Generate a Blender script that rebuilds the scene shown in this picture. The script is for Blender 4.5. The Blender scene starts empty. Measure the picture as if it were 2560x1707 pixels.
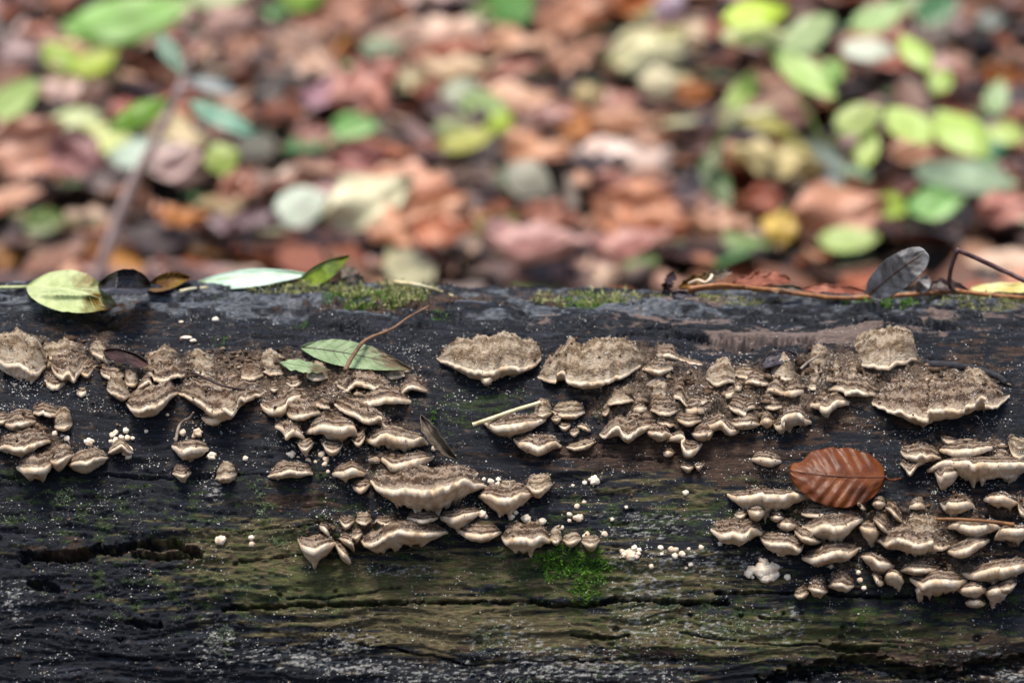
import bpy, math, random
import numpy as np
from mathutils import Vector, Matrix

random.seed(7)
RNG = np.random.default_rng(11)
scene = bpy.context.scene
COL = scene.collection
R = math.radians

# ------------------------------------------------------------------ camera
PITCH = R(12.0)
CAM = np.array([0.0, -1.520, 0.6995])
FPX = 2560 * 100.0 / 36.0                       # focal length in photo pixels
FWD = np.array([0.0, math.cos(PITCH), -math.sin(PITCH)])
RGT = np.array([1.0, 0.0, 0.0])
UPV = np.array([0.0, math.sin(PITCH), math.cos(PITCH)])
cd = bpy.data.cameras.new('camera')
cam = bpy.data.objects.new('camera', cd)
COL.objects.link(cam)
cam.location = CAM
cam.rotation_euler = (math.pi / 2 - PITCH, 0, 0)
cd.lens = 100.0
cd.sensor_width = 36.0
cd.clip_start = 0.05
cd.clip_end = 400
cd.dof.use_dof = True
cd.dof.focus_distance = 1.428
cd.dof.aperture_fstop = 5.4
scene.camera = cam

# ------------------------------------------------------------------ light
SUN_EL, SUN_AZ = R(80), R(215)                  # overcast: broad soft sun, high, almost overhead
w = bpy.data.worlds.new('World')
scene.world = w
w.use_nodes = True
nt = w.node_tree
sky = nt.nodes.new('ShaderNodeTexSky')
sky.sky_type = 'NISHITA'
sky.sun_disc = False
sky.sun_elevation = SUN_EL
sky.sun_rotation = SUN_AZ
sky.air_density = 1.0
sky.dust_density = 4.0
sky.ozone_density = 1.0
bgn = nt.nodes['Background']
bgn.inputs['Strength'].default_value = 0.085
nt.links.new(sky.outputs[0], bgn.inputs['Color'])
sd = bpy.data.lights.new('sun', 'SUN')
sd.energy = 1.5
sd.angle = R(22)
sd.color = (1.0, 0.93, 0.84)
sun = bpy.data.objects.new('sun', sd)
COL.objects.link(sun)
_d = Vector((math.sin(SUN_AZ) * math.cos(SUN_EL), math.cos(SUN_AZ) * math.cos(SUN_EL), math.sin(SUN_EL)))
sun.rotation_euler = _d.to_track_quat('Z', 'Y').to_euler()
vs = scene.view_settings
vs.view_transform = 'Standard'
vs.look = 'None'
vs.gamma = 1.0
vs.exposure = 1.42
scene.cycles.max_bounces = 6
scene.cycles.diffuse_bounces = 4
scene.cycles.use_denoising = True


# ------------------------------------------------------------------ noise
def _grads(seed):
    r = np.random.default_rng(seed)
    a = r.random((256, 256)) * 2 * np.pi
    return np.cos(a).astype(np.float32), np.sin(a).astype(np.float32)


_G = {}


def perlin(x, y, seed=0):
    if seed not in _G:
        _G[seed] = _grads(seed)
    gx, gy = _G[seed]
    x = np.asarray(x, np.float32)
    y = np.asarray(y, np.float32)
    xf = np.floor(x)
    yf = np.floor(y)
    xi = xf.astype(np.int32) & 255
    yi = yf.astype(np.int32) & 255
    fx = x - xf
    fy = y - yf
    x1 = (xi + 1) & 255
    y1 = (yi + 1) & 255
    ux = fx * fx * (3 - 2 * fx)
    uy = fy * fy * (3 - 2 * fy)
    a = gx[xi, yi] * fx + gy[xi, yi] * fy
    b = gx[x1, yi] * (fx - 1) + gy[x1, yi] * fy
    c = gx[xi, y1] * fx + gy[xi, y1] * (fy - 1)
    d = gx[x1, y1] * (fx - 1) + gy[x1, y1] * (fy - 1)
    return 1.5 * ((a + (b - a) * ux) * (1 - uy) + (c + (d - c) * ux) * uy)


def fbm(x, y, octv=3, seed=0, gain=0.5):
    t = 0
    a = 1.0
    for i in range(octv):
        t = t + a * perlin(x * 2 ** i + 17.3 * i, y * 2 ** i + 5.1 * i, seed + i)
        a *= gain
    return t


def sst(a, b, x):
    t = np.clip((x - a) / (b - a), 0, 1)
    return t * t * (3 - 2 * t)


# ------------------------------------------------------------------ node helpers
def lin(r, g, b, k=1.0):
    f = lambda c: ((c / 255 + 0.055) / 1.055) ** 2.4 if c > 10 else c / 255 / 12.92
    return (f(r) * k, f(g) * k, f(b) * k, 1.0)


class NT:
    def __init__(s, name):
        s.m = bpy.data.materials.new(name)
        s.m.use_nodes = True
        s.t = s.m.node_tree
        s.b = s.t.nodes['Principled BSDF']
        s.out = s.t.nodes['Material Output']

    def _set(s, sock, v):
        if v is None:
            return
        if isinstance(v, bpy.types.NodeSocket):
            s.t.links.new(v, sock)
        else:
            sock.default_value = v

    def attr(s, name, kind='Fac'):
        n = s.t.nodes.new('ShaderNodeAttribute')
        n.attribute_name = name
        return n.outputs[kind]

    def geo(s, what='Position'):
        return s.t.nodes.new('ShaderNodeNewGeometry').outputs[what]

    def obj(s, what='Random'):
        return s.t.nodes.new('ShaderNodeObjectInfo').outputs[what]

    def coord(s, what='Object'):
        return s.t.nodes.new('ShaderNodeTexCoord').outputs[what]

    def mapping(s, vec, scale=(1, 1, 1), loc=None):
        n = s.t.nodes.new('ShaderNodeMapping')
        s._set(n.inputs['Vector'], vec)
        n.inputs['Scale'].default_value = scale
        if loc is not None:
            s._set(n.inputs['Location'], loc)
        return n.outputs[0]

    def noise(s, vec, scale, detail=4, rough=0.55, out='Fac', dist=0.0):
        n = s.t.nodes.new('ShaderNodeTexNoise')
        s._set(n.inputs['Vector'], vec)
        n.inputs['Scale'].default_value = scale
        n.inputs['Detail'].default_value = detail
        n.inputs['Roughness'].default_value = rough
        n.inputs['Distortion'].default_value = dist
        return n.outputs[out]

    def voro(s, vec, scale, out='Distance', rnd=1.0, feature='F1'):
        n = s.t.nodes.new('ShaderNodeTexVoronoi')
        n.feature = feature
        s._set(n.inputs['Vector'], vec)
        n.inputs['Scale'].default_value = scale
        n.inputs['Randomness'].default_value = rnd
        return n.outputs[out]

    def math(s, op, a, b=0.0, c=None):
        n = s.t.nodes.new('ShaderNodeMath')
        n.operation = op
        s._set(n.inputs[0], a)
        s._set(n.inputs[1], b)
        if c is not None:
            s._set(n.inputs[2], c)
        return n.outputs[0]

    def rng(s, v, a, b, c=0.0, d=1.0):
        n = s.t.nodes.new('ShaderNodeMapRange')
        s._set(n.inputs[0], v)
        for i, x in enumerate((a, b, c, d)):
            n.inputs[1 + i].default_value = x
        return n.outputs[0]

    def mix(s, f, a, b, mode='MIX'):
        n = s.t.nodes.new('ShaderNodeMix')
        n.data_type = 'RGBA'
        n.blend_type = mode
        s._set(n.inputs[0], f)
        s._set(n.inputs[6], a)
        s._set(n.inputs[7], b)
        return n.outputs[2]

    def ramp(s, f, stops):
        n = s.t.nodes.new('ShaderNodeValToRGB')
        s._set(n.inputs[0], f)
        e = n.color_ramp.elements
        while len(e) < len(stops):
            e.new(0.5)
        for el, (p, c) in zip(e, stops):
            el.position = p
            el.color = c
        return n.outputs[0]

    def bump(s, h, strength=0.5, dist=0.001, prev=None):
        n = s.t.nodes.new('ShaderNodeBump')
        n.inputs['Strength'].default_value = strength
        n.inputs['Distance'].default_value = dist
        s._set(n.inputs['Height'], h)
        if prev is not None:
            s._set(n.inputs['Normal'], prev)
        return n.outputs[0]

    def fin(s, col, rough=0.7, nrm=None, spec=0.3):
        s._set(s.b.inputs['Base Color'], col)
        s._set(s.b.inputs['Roughness'], rough)
        s._set(s.b.inputs['Specular IOR Level'], spec)
        if nrm is not None:
            s._set(s.b.inputs['Normal'], nrm)
        return s.m


# ------------------------------------------------------------------ mesh helpers
def link(o, parent=None):
    COL.objects.link(o)
    if parent is not None:
        o.parent = parent
    return o


def tag(o, label=None, cat=None, group=None, kind=None):
    if label:
        o['label'] = label
    if cat:
        o['category'] = cat
    if group:
        o['group'] = group
    if kind:
        o['kind'] = kind
    return o


def empty(name, loc):
    o = bpy.data.objects.new(name, None)
    o.empty_display_size = 0.005
    o.location = tuple(float(a) for a in loc)
    return link(o)


def mesh(name, V, F, mat=None, attrs=None, smooth=True):
    """V (n,3), F (m,k) equal-sized faces or a list of such arrays."""
    me = bpy.data.meshes.new(name)
    V = np.asarray(V, np.float32)
    Fs = [np.asarray(f, np.int32) for f in (F if isinstance(F, list) else [F])]
    Fs = [f for f in Fs if len(f)]
    me.vertices.add(len(V))
    me.vertices.foreach_set('co', V.ravel())
    idx = np.concatenate([f.ravel() for f in Fs])
    cnt = np.concatenate([np.full(len(f), f.shape[1], np.int32) for f in Fs])
    st = np.concatenate([[0], np.cumsum(cnt)[:-1]]).astype(np.int32)
    me.loops.add(len(idx))
    me.loops.foreach_set('vertex_index', idx)
    me.polygons.add(len(cnt))
    me.polygons.foreach_set('loop_start', st)
    me.polygons.foreach_set('loop_total', cnt)
    me.update(calc_edges=True)
    if smooth:
        me.polygons.foreach_set('use_smooth', np.ones(len(cnt), bool))
    for k, a in (attrs or {}).items():
        a = np.asarray(a, np.float32)
        if a.ndim == 1:
            at = me.attributes.new(k, 'FLOAT', 'POINT')
            at.data.foreach_set('value', a)
        else:
            at = me.attributes.new(k, 'FLOAT_VECTOR', 'POINT')
            at.data.foreach_set('vector', a.ravel())
    if mat:
        me.materials.append(mat)
    me.validate()
    return me


def mobj(name, V, F, mat=None, parent=None, attrs=None, smooth=True, origin=None):
    V = np.asarray(V, np.float64)
    if parent is not None:
        V = V - np.array(parent.location)
    elif origin is not None:
        V = V - np.asarray(origin)
    o = bpy.data.objects.new(name, mesh(name, V, F, mat, attrs, smooth))
    if parent is None and origin is not None:
        o.location = tuple(float(a) for a in origin)
    return link(o, parent)


def gridf(nr, nc, off=0):
    i = np.arange(nr - 1)[:, None] * nc + np.arange(nc - 1)[None, :] + off
    return np.stack([i, i + 1, i + nc + 1, i + nc], -1).reshape(-1, 4)


def catmull(pts, n, dense=24):
    P = np.asarray(pts, float)
    P = np.vstack([2 * P[0] - P[1], P, 2 * P[-1] - P[-2]])
    out = []
    for i in range(1, len(P) - 2):
        t = np.linspace(0, 1, dense, endpoint=False)[:, None]
        a, b, c, d = P[i - 1], P[i], P[i + 1], P[i + 2]
        out.append(0.5 * ((2 * b) + (c - a) * t + (2 * a - 5 * b + 4 * c - d) * t ** 2 + (3 * b - a - 3 * c + d) * t ** 3))
    out.append(P[-2][None])
    C = np.vstack(out)
    L = np.concatenate([[0], np.cumsum(np.linalg.norm(np.diff(C[:, :2], axis=0), axis=1))])
    q = np.linspace(0, L[-1], n)
    return np.stack([np.interp(q, L, C[:, k]) for k in range(C.shape[1])], 1)


# ------------------------------------------------------------------ the log as a surface
RAD = 0.200
ZC = 0.200


def rad(s):                                     # gentle taper along the log
    return RAD + np.interp(s, [-1.6, -.26, -.08, .01, .1, .3, 1.6],
                           [.004, .0030, .0012, -.0034, -.0042, -.0040, -.007])


def rays(px, py):
    px = np.asarray(px, float)
    py = np.asarray(py, float)
    return FWD + RGT * ((px - 1280) / FPX)[..., None] + UPV * ((853.5 - py) / FPX)[..., None]


def hit(px, py):
    """Where the ray through a photo pixel meets the log: s, theta, point (closest approach if it passes above)."""
    d = rays(px, py)
    a = d[..., 1] ** 2 + d[..., 2] ** 2
    oy, oz = CAM[1], CAM[2] - ZC
    b = d[..., 1] * oy + d[..., 2] * oz
    r = RAD
    for _ in range(3):
        disc = np.maximum(b * b - a * (oy * oy + oz * oz - r * r), 0)
        t = (-b - np.sqrt(disc)) / a
        P = CAM + d * t[..., None]
        r = rad(P[..., 0])
    th = np.arctan2(P[..., 2] - ZC, -P[..., 1])
    return P[..., 0], th, P


def nrm(th):
    th = np.asarray(th)
    return np.stack([np.zeros_like(th), -np.cos(th), np.sin(th)], -1)


def proj(P):
    q = np.asarray(P) - CAM
    z = q @ FWD
    return 1280 + FPX * (q @ RGT) / z, 853.5 - FPX * (q @ UPV) / z


def clear(s, th, P, mm):
    """Stand points off the log by a true clearance in mm (over the relief), moving them toward the viewpoint."""
    q = CAM - P
    q = q / np.linalg.norm(q, axis=-1, keepdims=True)
    g = np.sum(nrm(th) * q, -1)
    hv = hval(s, th)
    return toward(P, (np.asarray(mm) + max(0.0, float(np.percentile(hv, 80)))) / np.maximum(g, .20))


def toward(P, mm):
    """Move points toward the viewpoint side of the log by mm."""
    q = CAM - P
    q = q / np.linalg.norm(q, axis=-1, keepdims=True)
    return P + q * (np.asarray(mm) / 1000.0)[..., None]


# grid of the log surface
sd_ = np.arange(-.300, .3001, .00058)
sa = np.concatenate([-np.geomspace(.3012, 1.6, 42)[::-1], sd_, np.geomspace(.3012, 1.6, 42)])
td = np.arange(R(4), R(112), .00058 / RAD)
ta = np.concatenate([np.linspace(R(-120), R(3.6), 50), td, np.linspace(R(112.6), R(240), 50)])
NS, NTH = len(sa), len(ta)
S, T = np.meshgrid(sa, ta)                      # rows: theta
S32 = (S * 1000).astype(np.float32)
V32 = (T * RAD * 1000).astype(np.float32)
P0 = np.stack([S, -rad(S) * np.cos(T), ZC + rad(S) * np.sin(T)], -1)
PX, PY = proj(P0)
PX = PX.astype(np.float32)
PY = PY.astype(np.float32)
FRONT = (T < R(103)) & (T > R(-20))
PY = np.where(FRONT, PY, np.where(T < 0, 4000, -4000)).astype(np.float32)


def field(ells):
    """Sum of soft ellipses (cx, cy, rx, ry, weight) given in photo pixels."""
    f = np.zeros_like(PX)
    for cx, cy, rx, ry, wt in ells:
        q = ((PX - cx) / rx) ** 2 + ((PY - cy) / ry) ** 2
        f += wt * np.exp(-q * 0.9)
    return f


def patch(ells, sx, sy, seed, amp=.7, lo=.38, hi=.62):
    n = fbm(S32 / sx, V32 / sy, 4, seed, .6)
    return sst(lo, hi, field(ells) * (1 + 0 * n) + amp * n * (field(ells) > .03))


warp = 4 * perlin(S32 / 40, V32 / 20, 3)
Vw = V32 + warp
H = 2.2 * fbm(S32 / 95, V32 / 34, 3, 21)
grain = fbm(S32 / 34, Vw / 2.6, 3, 31)
H += .8 * grain
H += .28 * fbm(S32 / 9, Vw / 1.1, 2, 41)
# bark plates with stepped edges
pl = fbm(S32 / 70, Vw / 9, 3, 51)
plate = sst(-.02, .03, pl) + sst(.30, .34, pl) + sst(-.38, -.34, pl)
H += 1.1 * plate
# wrinkled dark bark on the lower part of the log
bark = np.clip(field([(250, 1500, 700, 330, 1.0), (300, 1270, 500, 110, .7)]), 0, 1)
br = fbm(S32 / 4.2, Vw / 1.5, 3, 61)
H += bark * (.8 * br - .7 * np.abs(fbm(S32 / 7, Vw / 2.2, 2, 66)))
H += .24 * fbm(S32 / 1.9, V32 / 1.3, 2, 71)
# fine cracks along the grain
fc = np.abs(fbm(S32 / 46, Vw / 3.4, 2, 81))
fm = sst(.05, .3, fbm(S32 / 60, V32 / 25, 2, 86))
H -= 1.5 * (1 - sst(.0, .055, fc)) * fm
# top strip: weathered steps
topz = np.clip(field([(1280, 790, 3000, 60, 1.0)]), 0, 1)
stp = fbm(S32 / 55, Vw / 7, 3, 91)
H += topz * 2.0 * (sst(-.03, .02, stp) + sst(.28, .32, stp))
H -= topz * 2.2 * (1 - sst(0, .05, np.abs(fbm(S32 / 60, Vw / 6.0, 2, 95)))) * sst(-.05, .2, fbm(S32 / 45, V32 / 18, 2, 97))


def crack(pts, wmm, dmm, seed=0, jit=1.2):
    global H
    p = catmull(pts, max(8, int(abs(pts[-1][0] - pts[0][0]) / 14)))
    s, th, _ = hit(p[:, 0], p[:, 1])
    s = s * 1000
    v = th * RAD * 1000
    v = v + jit * np.asarray(fbm(s / 14, s * 0 + seed * 7.7, 3, 101 + seed))
    m = (S32 > s.min() - 12) & (S32 < s.max() + 12) & (V32 > v.min() - 3 * wmm - 4) & (V32 < v.max() + 3 * wmm + 4)
    xs, ys = S32[m], V32[m]
    best = np.full(xs.shape, 1e9, np.float32)
    for i in range(len(s) - 1):
        ax, ay, bx, by = s[i], v[i], s[i + 1], v[i + 1]
        dx, dy = bx - ax, by - ay
        t = np.clip(((xs - ax) * dx + (ys - ay) * dy) / (dx * dx + dy * dy + 1e-9), 0, 1)
        best = np.minimum(best, (xs - ax - t * dx) ** 2 + (ys - ay - t * dy) ** 2)
    d = np.sqrt(best) + wmm * (.35 * fbm(xs / 3.2, ys / 1.6, 3, 117) + .12)
    d = np.maximum(d, 0)
    ww = wmm * (.75 + .55 * perlin(xs / 9, ys / 9 + seed, 111))
    ww = np.maximum(ww, .12 * wmm)
    H[m] -= dmm * np.clip(1 - (d / ww) ** 2, 0, 1) ** .6 * (1 + .45 * fbm(xs / 5, ys / 2.2, 3, 119))


CRACKS = [
    ([(560, 1522), (700, 1517), (850, 1513), (1000, 1508), (1250, 1503), (1420, 1512), (1510, 1509)], 1.3, 7),
    ([(1505, 1509), (1560, 1500), (1700, 1508), (1815, 1505)], 1.5, 7),
    ([(1790, 1482), (1990, 1486), (2200, 1491), (2290, 1489)], 1.0, 6),
    ([(470, 1330), (600, 1331), (720, 1322), (830, 1306)], .6, 3.5),
    ([(60, 1392), (130, 1394), (210, 1388), (300, 1372), (390, 1362), (470, 1372), (500, 1390)], 3.2, 8),
    ([(340, 1392), (420, 1392), (480, 1394)], 2.2, 8),
    ([(0, 1196), (200, 1192), (400, 1196), (560, 1192), (700, 1198)], .9, 3.5),
    ([(1180, 850), (1300, 853), (1400, 856), (1520, 852), (1650, 832), (1700, 824)], 3.0, 5),
    ([(790, 772), (900, 767), (1000, 777), (1150, 775), (1300, 772)], 6, 4),
    ([(1680, 850), (1800, 868), (1950, 871), (2010, 874)], 6, 6),
    ([(0, 762), (60, 757), (140, 766)], 4, 4),
    ([(660, 815), (720, 832), (800, 830), (900, 836)], 3.5, 3.5),
    ([(430, 760), (560, 764), (700, 760)], 3, 3),
    ([(1820, 800), (1960, 806), (2100, 803), (2230, 807)], 3, 3),
    ([(2160, 818), (2350, 822), (2450, 828), (2600, 832)], 4.5, 5),
    ([(2330, 905), (2420, 918), (2500, 945)], 3, 3),
    ([(600, 1402), (680, 1396), (770, 1384)], .9, 4),
    ([(880, 1612), (1000, 1622), (1150, 1656), (1260, 1660)], .7, 3.5),
    ([(2080, 1624), (2130, 1628), (2190, 1626)], 2.0, 6),
    ([(1900, 1702), (2050, 1672), (2180, 1664), (2330, 1685), (2600, 1650)], 5, 8),
    ([(1430, 1588), (1500, 1592), (1570, 1588)], 1.3, 4),
    ([(1900, 1545), (1990, 1548)], .8, 3.5),
    ([(80, 1460), (140, 1472)], 3.0, 5),
    ([(320, 1560), (400, 1562)], 2.6, 4.5),
    ([(160, 1240), (260, 1246)], .7, 2.5),
    ([(1180, 1655), (1400, 1650), (1700, 1652)], .8, 3),
    ([(1300, 1142), (1500, 1150), (1650, 1152)], 1.4, 3),
    ([(720, 1500), (860, 1490), (1000, 1470)], .6, 2.5),
    ([(1700, 1585), (1900, 1610), (2060, 1612)], .7, 3),
    ([(250, 1640), (400, 1650), (560, 1655)], .8, 3),
]
for i, (p_, w_, d_) in enumerate(CRACKS):
    crack(p_, w_ * 1.25, d_ * 1.6, i)
# rotted hole under the yellow-green leaf
q = ((PX - 262 - 12 * fbm(S32 / 9, V32 / 9, 2, 121)) / 78) ** 2 + ((PY - 800) / 48) ** 2
H -= 9 * np.clip(1 - q, 0, 1) ** .7 * (.75 + .5 * fbm(S32 / 10, V32 / 12, 3, 125))
# small beetle holes
for hx, hy, hr in [(1510, 1595, 8), (1540, 1572, 9), (1726, 1537, 7), (1958, 1535, 6), (2106, 1570, 9), (2105, 1594, 10), (1852, 1540, 7),
                   (2440, 1596, 12), (1198, 1600, 12), (590, 1412, 7), (840, 1480, 8), (700, 1488, 7), (2050, 1602, 5), (300, 1600, 8)]:
    q = ((PX - hx) ** 2 + (PY - hy) ** 2 * 1.3) / hr ** 2
    H -= 3.5 * np.clip(1 - q, 0, 1) ** .5
# crumbly lumps where the fungus clusters sit
CRUST = [(650, 950, 330, 55, 1.0), (850, 1040, 160, 55, .9), (1560, 905, 120, 30, .8), (1650, 1010, 200, 60, 1.0), (1900, 1000, 200, 60, 1.0), (2120, 950, 170, 55, 1.0),
         (2350, 970, 140, 40, .9), (100, 900, 160, 45, .9), (1000, 1190, 110, 60, .8), (2330, 1330, 220, 60, .8), (2050, 1290, 120, 40, .7), (2400, 1130, 140, 40, .8),
         (90, 1100, 110, 50, .7), (920, 1320, 120, 30, .6), (2380, 1430, 170, 40, .7)]
crust = np.clip(field(CRUST), 0, 1)
H += crust * (3.5 + 5.0 * np.abs(fbm(S32 / 9, V32 / 9, 3, 131)) + 1.6 * np.abs(fbm(S32 / 2.4, V32 / 2.2, 2, 135)) - .6)
H = H.astype(np.float64)
PD = P0 + nrm(T) * (H / 1000.0)[..., None]


def hval(s, th):
    fi = np.interp(th, ta, np.arange(NTH))
    fj = np.interp(s, sa, np.arange(NS))
    i = np.clip(fi.astype(int), 0, NTH - 2)
    j = np.clip(fj.astype(int), 0, NS - 2)
    u, v = fi - i, fj - j
    return (H[i, j] * (1 - u) * (1 - v) + H[i + 1, j] * u * (1 - v) + H[i, j + 1] * (1 - u) * v + H[i + 1, j + 1] * u * v)


def onlog(px, py, lift=0.0):
    """Point on the displaced log surface seen at a photo pixel, lifted by mm along the normal; also the normal."""
    s, th, P = hit(px, py)
    n = nrm(th)
    r = rad(s)
    B = np.stack([s, -r * np.cos(th), ZC + r * np.sin(th)], -1)
    return B + n * ((hval(s, th) + lift) / 1000.0)[..., None], n


# colour patches of the wood, plus sky sheen painted into the top strip
m_tan = patch([(640, 1350, 190, 50, .8), (760, 1470, 260, 70, .65), (1250, 1430, 420, 70, .75), (1500, 1580, 520, 60, .8), (1080, 1560, 300, 60, .8), (1620, 1450, 120, 40, .75),
               (2050, 1600, 420, 60, .6), (1850, 1440, 160, 50, .5), (560, 1390, 160, 40, .8), (2350, 1640, 260, 50, .5), (1700, 1230, 250, 40, .5)], 26, 3.0, 201)
m_brown = patch([(770, 1255, 80, 28, 1.0), (1600, 1150, 260, 40, .7), (1800, 1130, 200, 50, .8), (1880, 1180, 140, 35, .8), (1000, 775, 200, 14, 1.1), (1200, 765, 220, 12, 1.0),
                 (270, 815, 110, 40, 1.0), (2430, 1640, 320, 60, .7), (600, 1000, 200, 60, .4), (2250, 1400, 250, 40, .5), (280, 1380, 240, 22, .7), (1450, 700, 400, 30, .5),
                 (2100, 1060, 200, 30, .6), (1480, 1130, 160, 25, .7), (2450, 1270, 140, 40, .6), (60, 1150, 160, 30, .4), (1500, 1640, 300, 40, .4), (2480, 905, 140, 26, .6)], 16, 4, 221)
m_crust = sst(.30, .8, crust + .5 * fbm(S32 / 8, V32 / 5, 3, 227))
m_brown = np.maximum(m_brown, sst(.35, .75, crust + .4 * fbm(S32 / 8, V32 / 5, 3, 225)))
m_moss = patch([(760, 1480, 200, 50, .75), (1450, 1440, 200, 70, .5), (1250, 1430, 300, 60, .45), (1750, 1290, 280, 50, .6), (2100, 1570, 350, 70, .65), (60, 1200, 120, 30, .4),
                (700, 1340, 120, 18, .6), (1230, 1010, 70, 22, .6), (700, 1200, 160, 20, .4), (1180, 1040, 100, 40, .35), (1650, 1560, 300, 80, .45), (560, 1440, 300, 90, .4),
                (300, 1290, 300, 60, .33), (900, 1290, 90, 30, .4)], 9, 3.5, 241, .8)
m_pink = patch([(2000, 862, 170, 20, 1.0), (2130, 850, 160, 20, .9), (1900, 848, 110, 14, .8), (1640, 815, 200, 16, .35), (2480, 805, 120, 16, .7), (1750, 770, 200, 12, .4)], 30, 8, 261)
m_pale_sheen = patch([(1280, 770, 2600, 34, .55), (1560, 800, 200, 16, .4), (300, 770, 400, 26, .2)], 22, 5, 271, .6)  # bluish grey of the top strip, partly sky reflection put into the colour
m_white = patch([(1620, 1475, 55, 30, .75), (1590, 1560, 40, 40, .45), (1440, 1672, 170, 26, .75), (780, 1655, 170, 10, .7), (640, 1628, 60, 10, .6), (1080, 1690, 120, 14, .5),
                 (920, 1670, 120, 10, .6), (535, 1235, 18, 22, .5), (1740, 1410, 130, 16, .62), (1620, 1330, 60, 10, .6), (1640, 1295, 90, 10, .5),
                 (870, 1610, 45, 22, .7), (2430, 1632, 40, 12, .8), (1260, 1590, 60, 26, .5), (760, 1640, 40, 20, .6), (2530, 1690, 40, 20, .9), (1770, 1575, 60, 24, .55),
                 (1350, 1640, 60, 20, .4), (1000, 1425, 60, 10, .4), (1960, 1560, 40, 30, .4), (40, 1500, 30, 30, .6), (540, 1610, 28, 50, .5)], 4.0, 1.3, 281, 1.3, .60, .76)
H_white = m_white

m = NT('wet_log_wood')
sv = m.attr('sv', 'Vector')
gx = m.mapping(sv, (.035, .5, 1))
gf = m.mapping(sv, (.22, 1.6, 1))
n1 = m.noise(gx, 1.0, 6, .6)
n2 = m.noise(gf, 1.0, 5, .65)
n3 = m.noise(sv, .9, 4, .7)
col = m.ramp(n1, [(.30, (.0035, .0045, .0075, 1)), (.52, (.010, .0128, .020, 1)), (.74, (.034, .042, .058, 1))])
col = m.mix(m.rng(n2, .60, .80), col, (.05, .05, .05, 1))
col = m.mix(m.attr('pale'), col, m.ramp(n2, [(.32, (.035, .044, .060, 1)), (.5, (.11, .125, .145, 1)), (.7, (.27, .29, .31, 1))]))  # pale grey wood, brightened and blued to paint in sky sheen
col = m.mix(m.attr('tan'), col, m.ramp(n2, [(.30, (.030, .025, .010, 1)), (.5, (.12, .098, .045, 1)), (.72, (.30, .235, .135, 1))]))
col = m.mix(m.attr('brown'), col, m.ramp(m.noise(m.mapping(sv, (.12, .9, 1)), 1, 5, .65), [(.3, (.022, .013, .010, 1)), (.52, (.065, .038, .026, 1)), (.75, (.17, .105, .068, 1))]))
nc_ = m.noise(sv, 1.1, 5, .7)
col = m.mix(m.math('MULTIPLY', m.attr('crust'), .85), col, m.ramp(nc_, [(.30, (.022, .013, .009, 1)), (.45, (.10, .064, .042, 1)), (.56, (.24, .175, .12, 1)), (.70, (.48, .41, .32, 1))]))
col = m.mix(m.attr('pink'), col, m.ramp(n2, [(.3, (.12, .085, .075, 1)), (.7, (.30, .225, .19, 1))]))
mossf = m.math('MULTIPLY', m.attr('moss'), m.rng(n3, .38, .62))
col = m.mix(mossf, col, m.ramp(n3, [(.4, (.022, .045, .008, 1)), (.7, (.085, .14, .022, 1))]))
whf = m.math('MULTIPLY', m.attr('white'), m.rng(m.noise(m.mapping(sv, (.5, 1.2, 1)), 1, 4, .7), .35, .6))
col = m.mix(whf, col, (.46, .46, .43, 1))
# fine pale specks everywhere
sp = m.voro(sv, .40)
spk = m.math('MULTIPLY', m.math('LESS_THAN', sp, .12), m.rng(m.noise(sv, .06, 4), .5, .64))
col = m.mix(spk, col, (.55, .54, .50, 1))
sp2 = m.voro(m.mapping(sv, (1, 1, 1), (3.3, 7.1, 0)), .95)
spk2 = m.math('MULTIPLY', m.math('LESS_THAN', sp2, .17), m.rng(m.noise(sv, .09, 4), .52, .64))
col = m.mix(spk2, col, (.50, .49, .46, 1))
bh = m.math('ADD', m.noise(gf, 2.0, 4, .7), m.math('MULTIPLY', n3, .6))
nb = m.bump(bh, .9, .002)
M_LOG = m.fin(col, m.rng(n3, .3, .7, .34, .66), nb, .33)

attrs = dict(crust=m_crust.ravel(), tan=m_tan.ravel(), brown=m_brown.ravel(), moss=m_moss.ravel(), pink=m_pink.ravel(), pale=m_pale_sheen.ravel(), white=m_white.ravel(),
             sv=np.stack([S32.ravel(), V32.ravel(), np.zeros(S32.size, np.float32)], 1))
# raise the crusty white growths a little
PD = PD + nrm(T) * (m_white * .5 * np.clip(.4 + fbm(S32 / 2, V32 / 1.4, 2, 291), 0, 1) / 1000.0)[..., None]
LV = PD.reshape(-1, 3)
LF = gridf(NTH, NS)
# close the seam and both ends
i = np.arange(NS - 1)
seam = np.stack([(NTH - 1) * NS + i, (NTH - 1) * NS + i + 1, i + 1, i], 1)
c0, c1 = len(LV), len(LV) + 1
LV = np.vstack([LV, [[sa[0] - .01, 0, ZC]], [[sa[-1] + .01, 0, ZC]]])
k = np.arange(NTH)
k2 = (k + 1) % NTH
capf = np.concatenate([np.stack([k * NS, k2 * NS, np.full(NTH, c0)], 1), np.stack([k2 * NS + NS - 1, k * NS + NS - 1, np.full(NTH, c1)], 1)])
for a in attrs:
    attrs[a] = np.concatenate([attrs[a], np.zeros((2,) + attrs[a].shape[1:], np.float32)])
log = mobj('fallen_log', LV, [LF, seam, capf], M_LOG, None, attrs, True, (0, 0, 0))
tag(log, 'dark wet fallen log with cracked wood, overgrown by bracket fungi', 'log')


# ------------------------------------------------------------------ ground behind and under the log
def gz(x, y):
    y = np.asarray(y, float)
    sp_ = lambda t: np.logaddexp(0, t / .2) * .2
    z = .1835 * (sp_(y + .28) - sp_(y - 7.0))
    return z + .010 * fbm(np.asarray(x) / .35, y / .35, 3, 301) + .05 * perlin(np.asarray(x) / 2.3, y / 2.3, 305) * np.clip(np.abs(y) - .4, 0, 1) * np.clip((y - 2.2), 0, 1)


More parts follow.
